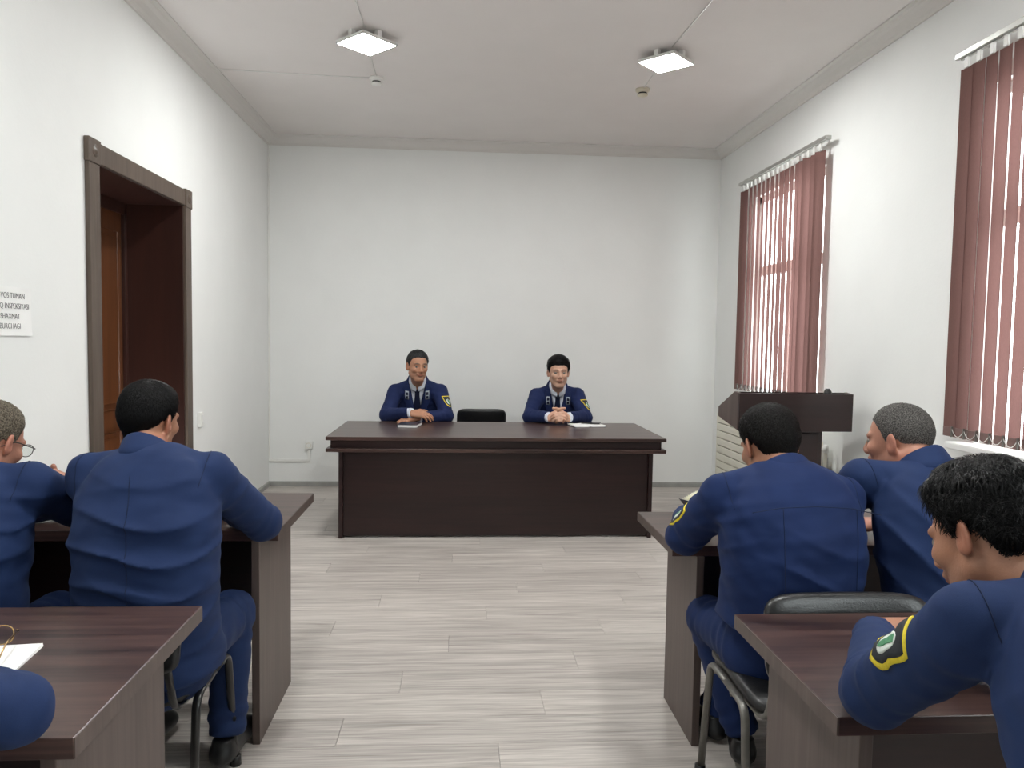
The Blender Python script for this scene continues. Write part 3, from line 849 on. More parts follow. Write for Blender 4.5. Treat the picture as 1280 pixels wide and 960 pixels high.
# ---- head in its own space: x right, y forward, z up; chin -.115, top .115
HL_PHI = np.radians([0, 25, 45, 62, 78, 92, 105, 120, 140, 160, 180])
HL_Z = np.array([.068, .068, .058, .034, -.014, -.002, .004, -.030, -.066, -.080, -.084])
def head_vol(vol, C, M, s, nb, nose=1.0, neck_r=.050):
    T = lambda *q: C+M@(np.array(q)*s)
    E = lambda c, r, k=.02, op='u': vol.ell(T(*c), np.array(r)*s, M, k, op)
    K = lambda a, b, ra, rb, k=.015, op='u': vol.cone(T(*a), T(*b), ra*s, rb*s, k, op)
    E((0, -.012, .028), (.0725, .094, .085))
    E((0, .024, -.03), (.058, .066, .083), .03)
    E((0, .012, -.062), (.052, .06, .05), .02)
    E((0, .072, -.096), (.022, .017, .018), .025)
    for x in (-1, 1):
        K((x*.052, -.002, -.055), (x*.018, .066, -.098), .018, .016, .02)
        E((x*.04, .062, -.022), (.02, .022, .018), .02)
        K((x*.012, .088, .021), (x*.046, .072, .022), .008, .007, .012)
        E((x*.031, .099, .002), (.0165, .013, .010), .008, 's')
        E((x*.0105, .098, -.034), (.009, .010, .008), .006)
        # ear
        Mr = M@rot(-x*math.radians(28), 0, 0)
        vol.ell(T(x*.079, -.012, -.006), np.array((.0075, .020, .033))*s, Mr, .004)
        vol.ell(T(x*.075, -.004, -.020), np.array((.010, .012, .016))*s, Mr, .006)
        vol.ell(T(x*.089, -.008, -.004), np.array((.006, .011, .020))*s, Mr, .004, 's')
    K((0, .087, .012), (0, .106*nose, -.026), .0075, .0115, .012)
    E((0, .086, -.056), (.027, .012, .011), .012)
    E((0, .0925, -.0555), (.021, .009, .0055), .004)
    E((0, .0905, -.066), (.019, .009, .006), .004)
    E((0, .103, -.0605), (.016, .012, .0014), .003, 's')
    vol.cone(T(0, -.022, -.045), nb, neck_r*s, (neck_r+.002)*s, .03)
    vol.cone(T(0, .006, -.07), nb+M@V3(0, .012, -.03)*s, .044*s, .040*s, .03)
def head_local(p, C, M, s): return ((p-C)@M)/s
def skin_colour(V, C, M, s, base, brow=True, stubble=.12):
    q = head_local(V, C, M, s)
    c = np.ones((len(V), 4)); c[:, :3] = np.array(srgb(*base)[:3])
    x, y, z = q.T; ax = np.abs(x)
    inh = (np.linalg.norm(q, axis=1) < .16)
    def g(m, amt): return np.clip(m, 0, 1)[:, None]*amt
    lips = inh*np.exp(-((ax/.02)**4+((z+.061+9*x*x)/.009)**4))*(y > .07)
    c[:, :3] = c[:, :3]*(1-g(lips, .6))+g(lips, .6)*np.array(srgb(150, 84, 80)[:3])
    if brow:
        br = inh*np.exp(-(((ax-.031)/.019)**4+((z-.0225-.004*np.cos((ax-.031)*60))/.0052)**4))*(y > .05)
        c[:, :3] = c[:, :3]*(1-g(br, .9))+g(br, .9)*np.array(srgb(34, 28, 26)[:3])
        ln = inh*np.exp(-(((ax-.031)/.016)**4+((z-.0075)/.0028)**4))*(y > .06)
        c[:, :3] *= (1-g(ln, .65))
    st = inh*np.clip((-z-.03)/.03, 0, 1)*(y > .02)*(1-np.clip(lips*2, 0, 1))
    c[:, :3] = c[:, :3]*(1-g(st, stubble))+g(st, stubble)*np.array(srgb(86, 74, 70)[:3])
    ears = inh*np.clip((ax-.074)/.006, 0, 1)
    c[:, :3] = c[:, :3]*(1-g(ears, .3))+g(ears, .3)*np.array(srgb(170, 92, 76)[:3])
    return c
def hair_vol(C, M, s, thick, top=.0, seed=1, hl_shift=0., fringe=0., lump=.0, nape=0.):
    v = Vol(); lw = waves(seed, .05, 5)
    hz = HL_Z.copy()+hl_shift; hz[:3] -= fringe; hz[-4:] += nape
    def fn(p):
        q = head_local(p, C, M, s)
        def el(c, r):
            w = q-np.array(c); r = np.array(r); k0 = np.sqrt(((w/r)**2).sum(1)); k1 = np.sqrt(((w/(r*r))**2).sum(1))+1e-9
            return k0*(k0-1)/k1
        d = smin(el((0, -.012, .028), (.0725, .094, .085)), el((0, .024, -.03), (.058, .066, .083)), .03)
        d = smin(d, el((0, -.02, -.06), (.056, .058, .05)), .03)
        phi = np.arctan2(np.abs(q[:, 0]), q[:, 1]+.01)
        hl = np.interp(phi, HL_PHI, hz)+.003*lw(q*3)
        fade = np.clip((q[:, 2]-hl)/.055, 0, 1); fade = fade*fade*(3-2*fade)
        t = .0022+thick*fade+top*np.clip((q[:, 2]-.04)/.06, 0, 1)+lump*lw(q)*fade
        return smax(d-t, (hl-q[:, 2])*.75, .006)*s
    v.add(fn, C+M@V3(0, -.012, .025)*s, .135*s)
    return v
def hair_strands(Vt, Q, C, M, s, n, length, width, lift, seed, crown=(0.02, -.055, .11), fwd=0., droop=.4, chaos=.25):
    g = np.random.default_rng(seed)
    A, B_, Cc = Vt[Q[:, 0]], Vt[Q[:, 1]], Vt[Q[:, 2]]
    nrm = np.cross(B_-A, Cc-A); ar = np.linalg.norm(nrm, axis=1)+1e-12; nrm /= ar[:, None]
    q0 = head_local(A, C, M, s)
    outw = ((A-C)*nrm).sum(1) > 0
    pick = g.choice(len(Q), n, p=(ar*outw)/(ar*outw).sum())
    p = A[pick]+(B_[pick]-A[pick])*g.random((n, 1))+(Cc[pick]-A[pick])*g.random((n, 1))
    N = nrm[pick]
    ql = head_local(p, C, M, s)
    fl = ql-np.array(crown); fl[:, 2] -= droop*.1; fl[:, 1] += fwd*np.clip(ql[:, 2]/.1, 0, 1)*.1
    D = (fl/(np.linalg.norm(fl, axis=1)[:, None]+1e-9))@M.T + g.normal(size=(n, 3))*chaos
    D -= N*(D*N).sum(1)[:, None]; D /= np.linalg.norm(D, axis=1)[:, None]+1e-9
    S = np.cross(N, D)
    phi = np.arctan2(np.abs(ql[:, 0]), ql[:, 1]+.01)
    fade = np.clip((ql[:, 2]-np.interp(phi, HL_PHI, HL_Z)+.012)/.07, .22, 1)
    L = length*s*g.uniform(.6, 1.25, n)*fade; W = width*g.uniform(.6, 1.3, n); H = lift*g.uniform(.2, 1.2, n)*fade
    V = []; ts = (0., .4, .75, 1.)
    hs = (-.0025, .8, 1.0, .55); ws = (1., 1., .7, .12)
    sag = (0, .0, .25, 1.)
    for t, hh, ww, sg in zip(ts, hs, ws, sag):
        base = p+D*(L*t)[:, None]+N*(((H*hh) if hh > 0 else hh)*np.ones(n)-L*L*t*t*4.2*1)[:, None]
        V.append(np.stack([base-S*(W*ww)[:, None], base+N*(W*ww*.8)[:, None], base+S*(W*ww)[:, None]], 1))
    V = np.stack(V, 1)           # n,4,3,3
    idx = np.arange(n)[:, None]*12
    q = []
    for r in range(3):
        for k in range(2): q.append([r*3+k, r*3+k+1, r*3+3+k+1, r*3+3+k])
    q = np.array(q)
    return V.reshape(-1, 3), (idx[:, None, :]+q[None]).reshape(-1, 4)
def hand_vol(vol, W, fwd, back, thumb, curl, s=1.0, spread=.06, thumb_curl=.5, lens=(.072, .080, .075, .058)):
    """W wrist; fwd towards fingers; back: normal of the back of the hand; thumb: +1/-1 side of the thumb along cross(fwd, back)"""
    f = unit(fwd); n = unit(back-f*np.dot(back, f)); lat = np.cross(f, n)*thumb
    Mh = np.stack([lat, f, n], 1)
    vol.box(W+f*.052*s, np.array((.041, .052, .0145))*s, Mh, .0135*s, .012)
    vol.ell(W+(f*.035+lat*.03-n*.008)*s, np.array((.02, .032, .016))*s, Mh, .012)
    for i in range(4):
        o = (.031, .0105, -.0105, -.030)[i]; ln = lens[i]*s; r = (.0092, .0095, .0090, .0080)[i]*s
        p = W+(f*(.098, .102, .098, .090)[i]+lat*o)*s
        d = unit(f+lat*spread*(1.5-i)*.8); a = 0
        cu = curl[i] if hasattr(curl[i], '__len__') else (curl[i], curl[i]*1.1, curl[i]*.7)
        for j, fr in enumerate((.46, .30, .24)):
            a += cu[j]
            dd = d*math.cos(a)-n*math.sin(a)
            e = p+dd*ln*fr*1.05
            vol.cone(p, e, r*(1-.07*j), r*(1-.07*(j+1)), .004 if j else .008); p = e
    p = W+(f*.028+lat*.036-n*.004)*s
    d = unit(f*.62+lat*.78-n*.12)
    for j, (ln, r) in enumerate(((.042, .0125), (.034, .0108), (.026, .0098))):
        e = p+d*ln*s
        vol.cone(p, e, r*s, (r-.001)*s, .010 if j == 0 else .005); p = e
        d = unit(d*math.cos(thumb_curl)+(f*.8-lat*.5-n*.35)*math.sin(thumb_curl))
def project(vol, P, d, off, reach=.35):
    """march points along d onto the surface of a volume, stop at distance off"""
    P = np.array(P, float); t = np.zeros(len(P))
    for i in range(60):
        v = vol.at(P+t[:, None]*d)-off; t += np.clip(v, -.02, .03)*.8
        t = np.clip(t, 0, reach)
    return P+t[:, None]*d
def normals_at(vol, P, e=.004):
    g = np.stack([vol.at(P+np.eye(3)[i]*e)-vol.at(P-np.eye(3)[i]*e) for i in range(3)], 1)
    return g/(np.linalg.norm(g, axis=1)[:, None]+1e-9)
def sheet_on(name, vol, G, d, off, thick, mat, parent, origin):
    """G: grid (n,m,3) of points laid onto a volume along d, as a thin cloth piece with thickness"""
    n, m = G.shape[:2]
    P = project(vol, G.reshape(-1, 3), d, off); N = normals_at(vol, P)
    V = np.concatenate([P+N*thick, P-N*.006]); F = []
    k = n*m
    for i in range(n-1):
        for j in range(m-1):
            a, b, c, e = i*m+j, i*m+j+1, (i+1)*m+j+1, (i+1)*m+j
            F.append((a, b, c, e)); F.append((k+e, k+c, k+b, k+a))
    rim = [(0, j) for j in range(m)]+[(i, m-1) for i in range(1, n)]+[(n-1, j) for j in range(m-2, -1, -1)]+[(i, 0) for i in range(n-2, 0, -1)]
    for q in range(len(rim)):
        a = rim[q][0]*m+rim[q][1]; b = rim[(q+1) % len(rim)]; b = b[0]*m+b[1]
        F.append((b, a, k+a, k+b))
    bm = bmesh.new(); vv = [bm.verts.new(tuple(x-origin)) for x in V]
    for f in F:
        try: bm.faces.new([vv[i] for i in f])
        except ValueError: pass
    bmesh.ops.recalc_face_normals(bm, faces=bm.faces)
    return finish(name, bm, mat, parent, True)
def loft(A, B, n, m):
    """grid between two polylines"""
    def rs(P, n):
        P = np.array(P, float); s = np.r_[0, np.cumsum(np.linalg.norm(np.diff(P, axis=0), axis=1))]; s /= s[-1]
        t = np.linspace(0, 1, n); return np.stack([np.interp(t, s, P[:, i]) for i in range(P.shape[1])], 1)
    A, B = rs(A, n), rs(B, n); w = np.linspace(0, 1, m)[None, :, None]
    return A[:, None]*(1-w)+B[:, None]*w
def seam(name, vol, pts, d, mat, parent, origin, r=.0016, off=.0002):
    P = np.array(pts, float); s = np.r_[0, np.cumsum(np.linalg.norm(np.diff(P, axis=0), axis=1))]
    t = np.linspace(0, s[-1], max(8, int(s[-1]/.012))); P = np.stack([np.interp(t, s, P[:, i]) for i in range(3)], 1)
    P = project(vol, P, np.asarray(d, float), off)
    return tube(name, P-origin, .0011, mat, parent, 6)
def shield(w, h, kind='shield', n=10, m=9):
    """grid in the plane (right, up) filling an outline"""
    G = np.zeros((n, m, 2))
    for i in range(n):
        v = i/(n-1)
        if kind == 'shield': hw = w/2*(1 if v > .45 else math.sin(math.pi/2*((v+.08)/.53))**.7)
        elif kind == 'oval': hw = w/2*math.sqrt(max(.03, 1-(2*v-1)**2))
        else: hw = w/2
        for j in range(m): G[i, j] = ((j/(m-1)*2-1)*hw, (v-.5)*h)
    return G
def patch_on(vol, c, d, up, w, h, layers, parent, origin, name='sleeve_patch'):
    d = unit(d); up = unit(up-d*np.dot(up, d)); R = np.cross(d, up)
    root = None
    for i, (sx, sy, ox, oy, kind, mat, nm) in enumerate(layers):
        g = shield(w*sx, h*sy, kind)
        G = c-d*.12+(g[..., 0:1]+ox*w)*R+(g[..., 1:2]+oy*h)*up
        o = sheet_on(nm if i else name, vol, G, d, .0012+.0012*i, .0016, mat, parent if root is None else root, origin)
        root = root or o
    return root
PATCH = [(1, 1, 0, 0, 'shield', 'thread_yellow', ''), (.84, .86, 0, .01, 'shield', 'thread_dark', 'patch_field'), (.55, .5, 0, -.04, 'oval', 'thread_white', 'patch_emblem'), (.22, .42, .0, -.05, 'shield', 'thread_green', 'patch_emblem')]

def person(name, label, sp):
    """sp: dictionary of joints (world metres) and garments"""
    O = np.array((sp['pel'][0], sp['pel'][1], 0.))
    root = empty('person', tuple(O), 0, label, 'person', 'men in blue uniforms')
    g = sp.get
    h_body, h_coat = g('h', .005), g('hc', .008)
    N = np.array(sp['neck'], float); pel = np.array(sp['pel'], float)
    sy = g('yaw_s', 0.); py = g('yaw_p', sy)
    Rs = rot(math.radians(sy))[:, 0]; Rp = rot(math.radians(py))[:, 0]
    Fs = rot(math.radians(sy))[:, 1]
    ctrl = np.array(g('ctrl', (pel+N)/2-rot(math.radians(sy))[:, 1]*.05), float)
    sw = g('sw', 1.0)
    def spine(t): return (1-t)**2*pel+2*t*(1-t)*ctrl+t*t*N
    SL = np.array(g('SL', N-Rs*.185*sw-V3(0, 0, .06)), float); SR = np.array(g('SR', N+Rs*.185*sw-V3(0, 0, .06)), float)
    arms = {'L': (SL, np.array(sp['EL'], float), np.array(sp['WL'], float)), 'R': (SR, np.array(sp['ER'], float), np.array(sp['WR'], float))}
    C = np.array(sp['head'], float); Mh = rot(*[math.radians(a) for a in sp['hrot']]); hs = g('hs', 1.06)
    # ---------- torso sections
    TS = g('ts', [(-.14, .225, .185), (0, .208, .165), (.22, .192, .145), (.42, .190, .138), (.62, .198, .138), (.80, .186, .118), (.90, .135, .088), (.96, .085, .050)])
    bw = g('bw', 1.0)
    def torso(v, grow, k=.03, tmin=-1):
        for (t0, a0, b0), (t1, a1, b1) in zip(TS[:-1], TS[1:]):
            if t0 < tmin: continue
            R = Rp*(1-(t0+t1)/2)+Rs*((t0+t1)/2)
            v.ecap(spine(t0), spine(t1), R, a0*bw+grow, b0*bw+grow, a1*bw+grow, b1*bw+grow, k, pw=2.3)
    coat = Vol(); torso(coat, 0)
    rip = g('rip', .4); sr = g('sr', 1.0)
    for sd, (S, E, Wr) in arms.items():
        sg = -1 if sd == 'L' else 1
        So = S+Rs*sg*.010+V3(0, 0, .030)
        coat.cone(N+Rs*sg*.060-V3(0, 0, .018), So, .040, .036, .025)
        coat.ecap(S-Rs*sg*.03+V3(0, 0, -.02), So-V3(0, 0, .01), Rs, .05, .075, .040, .050, .02)
        Lu = np.linalg.norm(E-S); Lf = np.linalg.norm(Wr-E)
        coat.cone(S+unit(E-S)*.01, E, .067*sr, .058*sr, .022, rip=[(Lu-.03, .042, .0045*rip, .05), (.07, .06, .003*rip, .05)])
        coat.cone(E, Wr, .058*sr, .046, .016, rip=[(.03, .04, .005*rip, .05), (Lf-.07, .05, .0025*rip, .06)], cap=True)
    w1 = waves(g('seed', 3), .13, 5, (1, 1, 1.6)); w2 = waves(g('seed', 3)+50, .055, 5, (.5, .5, 1.8))
    fa = g('fold', .004); folds = g('folds', [])
    def disp(p):
        o = fa*w1(p)+fa*.45*w2(p)
        for (c, nrm, wl, am, sig, bend) in folds:
            q = p-np.array(c); t = q@np.array(nrm); r2 = (q*q).sum(1)-t*t
            ph = 2*np.pi*(t+bend*r2+.012*np.sin(q[:, 0]*17+q[:, 2]*9))/wl
            rd = 1-np.abs(np.sin(ph*.5)); o = o-am*(rd**2-.3)*np.exp(-(t/sig[0])**2-r2/sig[1]**2)
        return o
    coat.disp = disp
    hem = g('hem', .43)
    coat.add(lambda p: p[:, 2]-hem-.006*np.sin(p[:, 0]*23+p[:, 1]*11), pel, .45, .004, 's')
    # neck hole
    U = unit(N-spine(.8)); Fc = unit(np.cross(U, Rs))
    nd = unit(C+Mh@V3(0, -.02, -.05)-N); nd = unit(nd*.45+V3(0, 0, 1)*.75)
    coat.cone(N-nd*.02+Fc*.02, N+nd*.14+Fc*.03, .066, .085, .008, 's')
    front = g('front')
    if front:      # open V of a suit jacket
        w0, slope = -.30, .058/.30
        def wedge(p):
            q = p-N; u = np.abs(q@Rs); w = q@U; f = q@Fc
            return np.maximum(np.maximum((u-slope*(w-w0))*.97, .03-f), w0-w)
        coat.add(wedge, N-U*.13+Fc*.1, .28, .004, 's')
    Vt, Q = coat.mesh(h_coat)
    cm = g('cloth', 'uniform_blue')
    np_obj('jacket', Vt-O, Q, cm, root)
    jacket = root.children[-1] if False else [c for c in root.children if c.name.startswith('jacket')][0]
    # ---------- collar
    def collar(nm, pr, arc, mat, par, ch, drop, lift, fw=.012, spread=.08):
        Cv, Cf = [], []; na = 44; half = math.radians(arc)
        for i in range(na+1):
            a = -half+2*half*i/na
            dr = -Fc*math.cos(a)+Rs*math.sin(a); fr = abs(a)/half
            for (r, z) in pr:
                Cv.append(N+Fc*fw+dr*r*ch*(1+spread*fr)+nd*(z*(1-.2*fr)+lift-drop*fr*fr))
        k = len(pr)
        for i in range(na):
            for j in range(k): Cf.append((i*k+j, i*k+(j+1) % k, (i+1)*k+(j+1) % k, (i+1)*k+j))
        Cf += [tuple(range(k)), tuple(range(na*k+k-1, na*k-1, -1))]
        return pyobj(nm, np.array(Cv)-O, Cf, mat, par)
    collar('collar', [(.062, -.030), (.0615, .040), (.064, .046), (.068, .047), (.073, .041), (.088, .000), (.098, -.020), (.092, -.030), (.076, -.034)],
           g('collar_arc', 118), cm, jacket, g('ch', 1.0), .045, g('clift', .004))
    # ---------- seams
    for pts, d in g('seams', []): seam('seam', coat, pts, d, 'seam_blue', jacket, O)
    for sd, (S, E, Wr) in arms.items():
        sg = -1 if sd == 'L' else 1
        ax = unit(Rs*sg*.85+unit(E-S)*.35); c0 = S-Rs*sg*.012+V3(0, 0, .01); e1 = unit(np.cross(ax, Fs)); e2 = np.cross(ax, e1)
        a = np.linspace(0, 2*np.pi, 60); D_ = np.cos(a)[:, None]*e1+np.sin(a)[:, None]*e2; P_ = c0+D_*.13
        ok = (coat.at(P_) > .004)&(P_[:, 2] > S[2]-.09)
        if ok.sum() > 8:
            t_ = np.full(60, .13)
            for _ in range(50): t_ = np.clip(t_-np.clip(coat.at(c0+D_*t_[:, None]), -.01, .02)*.7, .02, .14)
            st_ = int(np.argmax(~ok)); order = [(st_+i) % 60 for i in range(60)]
            run, best = [], []
            for i in order+[order[0]]:
                if ok[i] and len(run) < 60: run.append(i)
                else:
                    if len(run) > len(best): best = run
                    run = []
            if len(run) > len(best): best = run
            if len(best) > 6: tube('seam', (c0+D_[best]*(t_[best]+.0004)[:, None])-O, .0009, 'seam_blue', jacket, 6)
    # ---------- sleeve patches
    for c, d, up, w, h in g('patches', []): patch_on(coat, np.array(c, float), np.array(d, float), np.array(up, float), w, h, PATCH, jacket, O)
    # ---------- shirt, tie, lapels
    if front:
        sv = Vol(); torso(sv, -.020)
        for sd, (S, E, Wr) in arms.items():
            f = unit(Wr-E); sv.cone(E+(S-E)*.5, E, .045, .045, .02); sv.cone(E, Wr+f*.014, .044, .0415, .02, cap=True)
        sv.cone(N-nd*.0+Fc*.012, N+nd*.14+Fc*.02, .056, .066, .006, 's')
        Vs, Qs = sv.mesh(.008); sh_ = np_obj('shirt', Vs-O, Qs, 'shirt_white', root)
        collar('shirt_collar', [(.0575, -.03), (.057, .040), (.059, .046), (.062, .046), (.066, .040), (.074, -.004), (.078, -.028), (.073, -.034), (.060, -.03)],
               172, 'shirt_white', sh_, 1.0, .034, .036, .016, .02)
        T = loft([(-.020, -.030), (-.018, -.060), (-.028, -.14), (-.034, -.31)], [(.020, -.030), (.018, -.060), (.028, -.14), (.034, -.31)], 14, 6)
        tv = Vol(); tv.pr = list(sv.pr)
        sheet_on('tie', tv, N+Fc*.25+T[..., 0:1]*Rs+T[..., 1:2]*U, -Fc, .004, .004, 'tie_navy', root, O)
        Kn = loft([(-.026, -.002), (-.018, -.048)], [(.026, -.002), (.018, -.048)], 6, 6)
        sheet_on('tie_knot', tv, N+Fc*.25+Kn[..., 0:1]*Rs+Kn[..., 1:2]*U, -Fc, .008, .008, 'tie_navy', root, O)
        nov = Vol(); nov.pr = [p_ for p_ in coat.pr[:-1]]; nov.disp = disp
        nov.pr = [p_ for p_ in nov.pr if not (p_[0] == 's')]
        for s_ in (-1, 1):
            A = [(s_*.066, .020), (s_*.050, -.09), (s_*.024, -.20), (s_*.002, -.30)]
            B = [(s_*.105, .012), (s_*.112, -.10), (s_*.085, -.17), (s_*.010, -.312)]
            G2 = loft(A, B, 16, 7); G = N+Fc*.25+G2[..., 0:1]*Rs+G2[..., 1:2]*U
            lp = sheet_on('lapel', nov, G, -Fc, .004, .004, cm, jacket, O)
            for (sx, mt, nm, of) in ((1, 'tab_silver', 'collar_tab', .010), (.62, 'tie_navy', 'tab_field', .0125), (.3, 'tab_silver', 'tab_bar', .0145)):
                g2 = shield(.030*sx, .062*(sx if sx == 1 else sx+.14), 'rect', 6, 5); g2 = g2+np.array((s_*.084, -.055))
                if sx == .3: g2 = shield(.017, .006, 'rect', 4, 4)+np.array((s_*.084, -.055))
                sheet_on(nm, nov, N+Fc*.25+g2[..., 0:1]*Rs+g2[..., 1:2]*U, -Fc, of, .0018, mt, jacket, O)
    # ---------- body: head, neck, chest, arms and hands in one surface
    body = Vol()
    torso(body, -.045, .03, .4)
    for sd, (S, E, Wr) in arms.items():
        sg = -1 if sd == 'L' else 1
        body.cone(N+Rs*sg*.04-V3(0, 0, .03), S, .03, .042, .02)
        body.cone(S, E, .044, .038, .02); body.cone(E, Wr, .038, .0265, .015)
        hd_ = sp.get('hand'+sd)
        if hd_:
            f = unit(hd_['f']) if 'f' in hd_ else unit(Wr-E)
            hand_vol(body, Wr+unit(Wr-E)*.004, f, np.array(hd_.get('n', (0, 0, 1)), float), hd_.get('th', 1), hd_.get('curl', (.35, .4, .45, .5)), g('hands', 1.04), hd_.get('spread', .05), hd_.get('tc', .45))
    head_vol(body, C, Mh, hs, N-U*.01, g('nose', 1.0), g('neck_r', .050))
    Vb, Qb = body.mesh(h_body)
    base = SKIN[g('skin', 'tan')]
    np_obj('body', Vb-O, Qb, 'skin', root, skin_colour(Vb, C, Mh, hs, base, stubble=g('stubble', .12)))
    for x in (-1, 1):
        e = pyobj('eye', *ball(C+Mh@(V3(x*.031, .0742, .002)*hs)-O, .0122*hs), 'eye_white', root)
        pyobj('iris', *ball(C+Mh@(V3(x*.031+g('gaze', 0), .0822, .0015)*hs)-O, .0056*hs), 'eye_iris', e)
    # ---------- hair
    hr = dict(thick=.010, top=.004, seed=1); hr.update(g('hair', {}))
    st = hr.pop('strands', dict(n=3500, length=.028, width=.0011, lift=.004)); hm = hr.pop('mat', 'hair_black')
    Vh, Qh = hair_vol(C, Mh, hs, **hr).mesh(g('hh', .005))
    if st:
        Vs_, Qs_ = hair_strands(Vh, Qh, C, Mh, hs, seed=hr['seed']+9, **st)
        Qh = np.concatenate([Qh, Qs_+len(Vh)]); Vh = np.concatenate([Vh, Vs_])
    np_obj('hair', Vh-O, Qh, hm, root)
    # ---------- trousers, shoes
    if g('legs', True):
        tr = Vol(); tr.ecap(pel+V3(0, 0, .05), pel-V3(0, 0, .01), Rp, .16, .12, .175, .14, .03)
        Fp = np.cross(V3(0, 0, 1), Rp)
        for sd, sg in (('L', -1), ('R', 1)):
            Kn = np.array(g('K'+sd, pel+Rp*sg*.13+Fp*.42+V3(0, 0, -.02)), float); An = np.array(g('A'+sd, Kn+V3(0, 0, -(Kn[2]-.09))-Fp*.03), float)
            Hp = pel+Rp*sg*.09-V3(0, 0, .0)
            Lt = np.linalg.norm(Kn-Hp)
            tr.cone(Hp, Kn, .088, .070, .03, rip=[(.04, .05, .004, .08), (Lt-.04, .045, .003, .06)])
            tr.cone(Kn, An, .069, .056, .02, rip=[(.05, .05, .0035, .07), (np.linalg.norm(An-Kn)-.06, .05, .004, .06)], cap=True)
            so = Vol(); tf = unit(np.array(g('toe'+sd, Fp), float))
            hl_ = An-tf*.035; hl_[2] = An[2]-.035; z0 = max(0.0, hl_[2]-.05)
            Sd = np.cross(tf, V3(0, 0, 1))
            tl = V3(0, 0, 1)
            base_ = np.array((An[0], An[1], z0))
            so.cone(base_-tf*.045+V3(0, 0, .034), base_+tf*.165+V3(0, 0, .028), .036, .040, .02, flat=(tl, 1.25))
            so.cone(base_-tf*.02+V3(0, 0, .04), base_+tf*.05+V3(0, 0, .045), .036, .034, .02)
            so.cone(base_-tf*.03+V3(0, 0, .045), base_-tf*.028+V3(0, 0, .085), .036, .034, .02, cap=True)
            so.box(base_+tf*.06-V3(0, 0, .03), (.1, .2, .03), np.stack([Sd, tf, tl], 1), .001, .002, 's')
            Vz, Qz = so.mesh(.007); shoe = np_obj('shoe', Vz-O, Qz, 'shoe_leather', root)
        wv = waves(9, .1, 4)
        tr.disp = lambda p: .003*wv(p)
        Vz, Qz = tr.mesh(.010); np_obj('trousers', Vz-O, Qz, g('tcloth', cm), root)
    return root, coat, (C, Mh, hs)
def ball(c, r, n=10, m=14):
    V, F = [], []
    for i in range(n+1):
        t = math.pi*i/n
        for k in range(m): a = 2*math.pi*k/m; V.append((c[0]+r*math.sin(t)*math.cos(a), c[1]+r*math.sin(t)*math.sin(a), c[2]+r*math.cos(t)))
    for i in range(n):
        for k in range(m): F.append((i*m+k, (i+1)*m+k, (i+1)*m+(k+1) % m, i*m+(k+1) % m))
    return V, F
# ---------------------------------------------------------------- the eight men
NZ = V3(0, 0, 1)
# man behind the table, arms folded on it
person('A', 'greying man in blue uniform jacket and tie with arms folded on the long table', dict(
    pel=(-.355, 6.56, .46), neck=(-.352, 6.345, 1.005), yaw_s=180, head=(-.347, 6.225, 1.150), ch=1.10, clift=.026, hrot=(160, -4, -2), hs=1.05, sw=1.0,
    SR=(-.535, 6.335, .925), SL=(-.165, 6.335, .930), ER=(-.590, 6.150, .748), WR=(-.385, 5.985, .785), EL=(-.105, 6.150, .748), WL=(-.315, 6.025, .745),
    handR=dict(f=(.95, -.12, -.10), n=(0, -.45, .9), th=-1, curl=(.3, .35, .4, .45)), handL=dict(f=(-.9, -.42, -.08), n=(0, -.2, 1), th=1, curl=(.2, .25, .3, .3)),
    front=True, cloth='uniform_navy', skin='dark', stubble=.15, gaze=.003, h=.0045, hc=.008,
    hair=dict(mat='hair_greying', thick=.009, top=.004, seed=4, hl_shift=.004, strands=dict(n=2500, length=.022, width=.0012, lift=.003)),
    patches=[((-.105, 6.215, .862), (-.55, .85, -.1), (0, 0, 1), .070, .090)],
    KL=(-.25, 6.16, .44), KR=(-.46, 6.16, .44), AL=(-.24, 6.20, .085), AR=(-.47, 6.20, .085)))
person('B', 'black-haired man in blue uniform jacket with clasped hands on the long table', dict(
    pel=(.825, 6.56, .44), neck=(.828, 6.345, .972), yaw_s=180, head=(.822, 6.235, 1.113), ch=1.10, clift=.026, hrot=(180, -3, 0), hs=1.07, sw=.93,
    SR=(.655, 6.335, .905), SL=(.998, 6.335, .910), ER=(.580, 6.150, .748), WR=(.712, 5.955, .765), EL=(1.040, 6.150, .748), WL=(.875, 5.955, .765),
    handR=dict(f=(.75, -.62, .10), n=(-.50, -.50, .45), th=-1, curl=((.5, .9, .5), (.5, .95, .5), (.5, 1.0, .5), (.5, 1.0, .5)), spread=.0),
    handL=dict(f=(-.75, -.62, .10), n=(.50, -.50, .45), th=1, curl=((.5, .9, .5), (.5, .95, .5), (.5, 1.0, .5), (.5, 1.0, .5)), spread=.0),
    front=True, cloth='uniform_navy', skin='light', stubble=.2, h=.0045, hc=.008,
    hair=dict(mat='hair_black', thick=.014, top=.010, seed=6, fringe=.006, strands=dict(n=2600, length=.03, width=.0012, lift=.004, fwd=.9)),
    patches=[((1.050, 6.215, .845), (-.55, .85, -.1), (0, 0, 1), .070, .090)],
    KL=(.94, 6.16, .44), KR=(.71, 6.16, .44), AL=(.95, 6.20, .085), AR=(.70, 6.20, .085)))
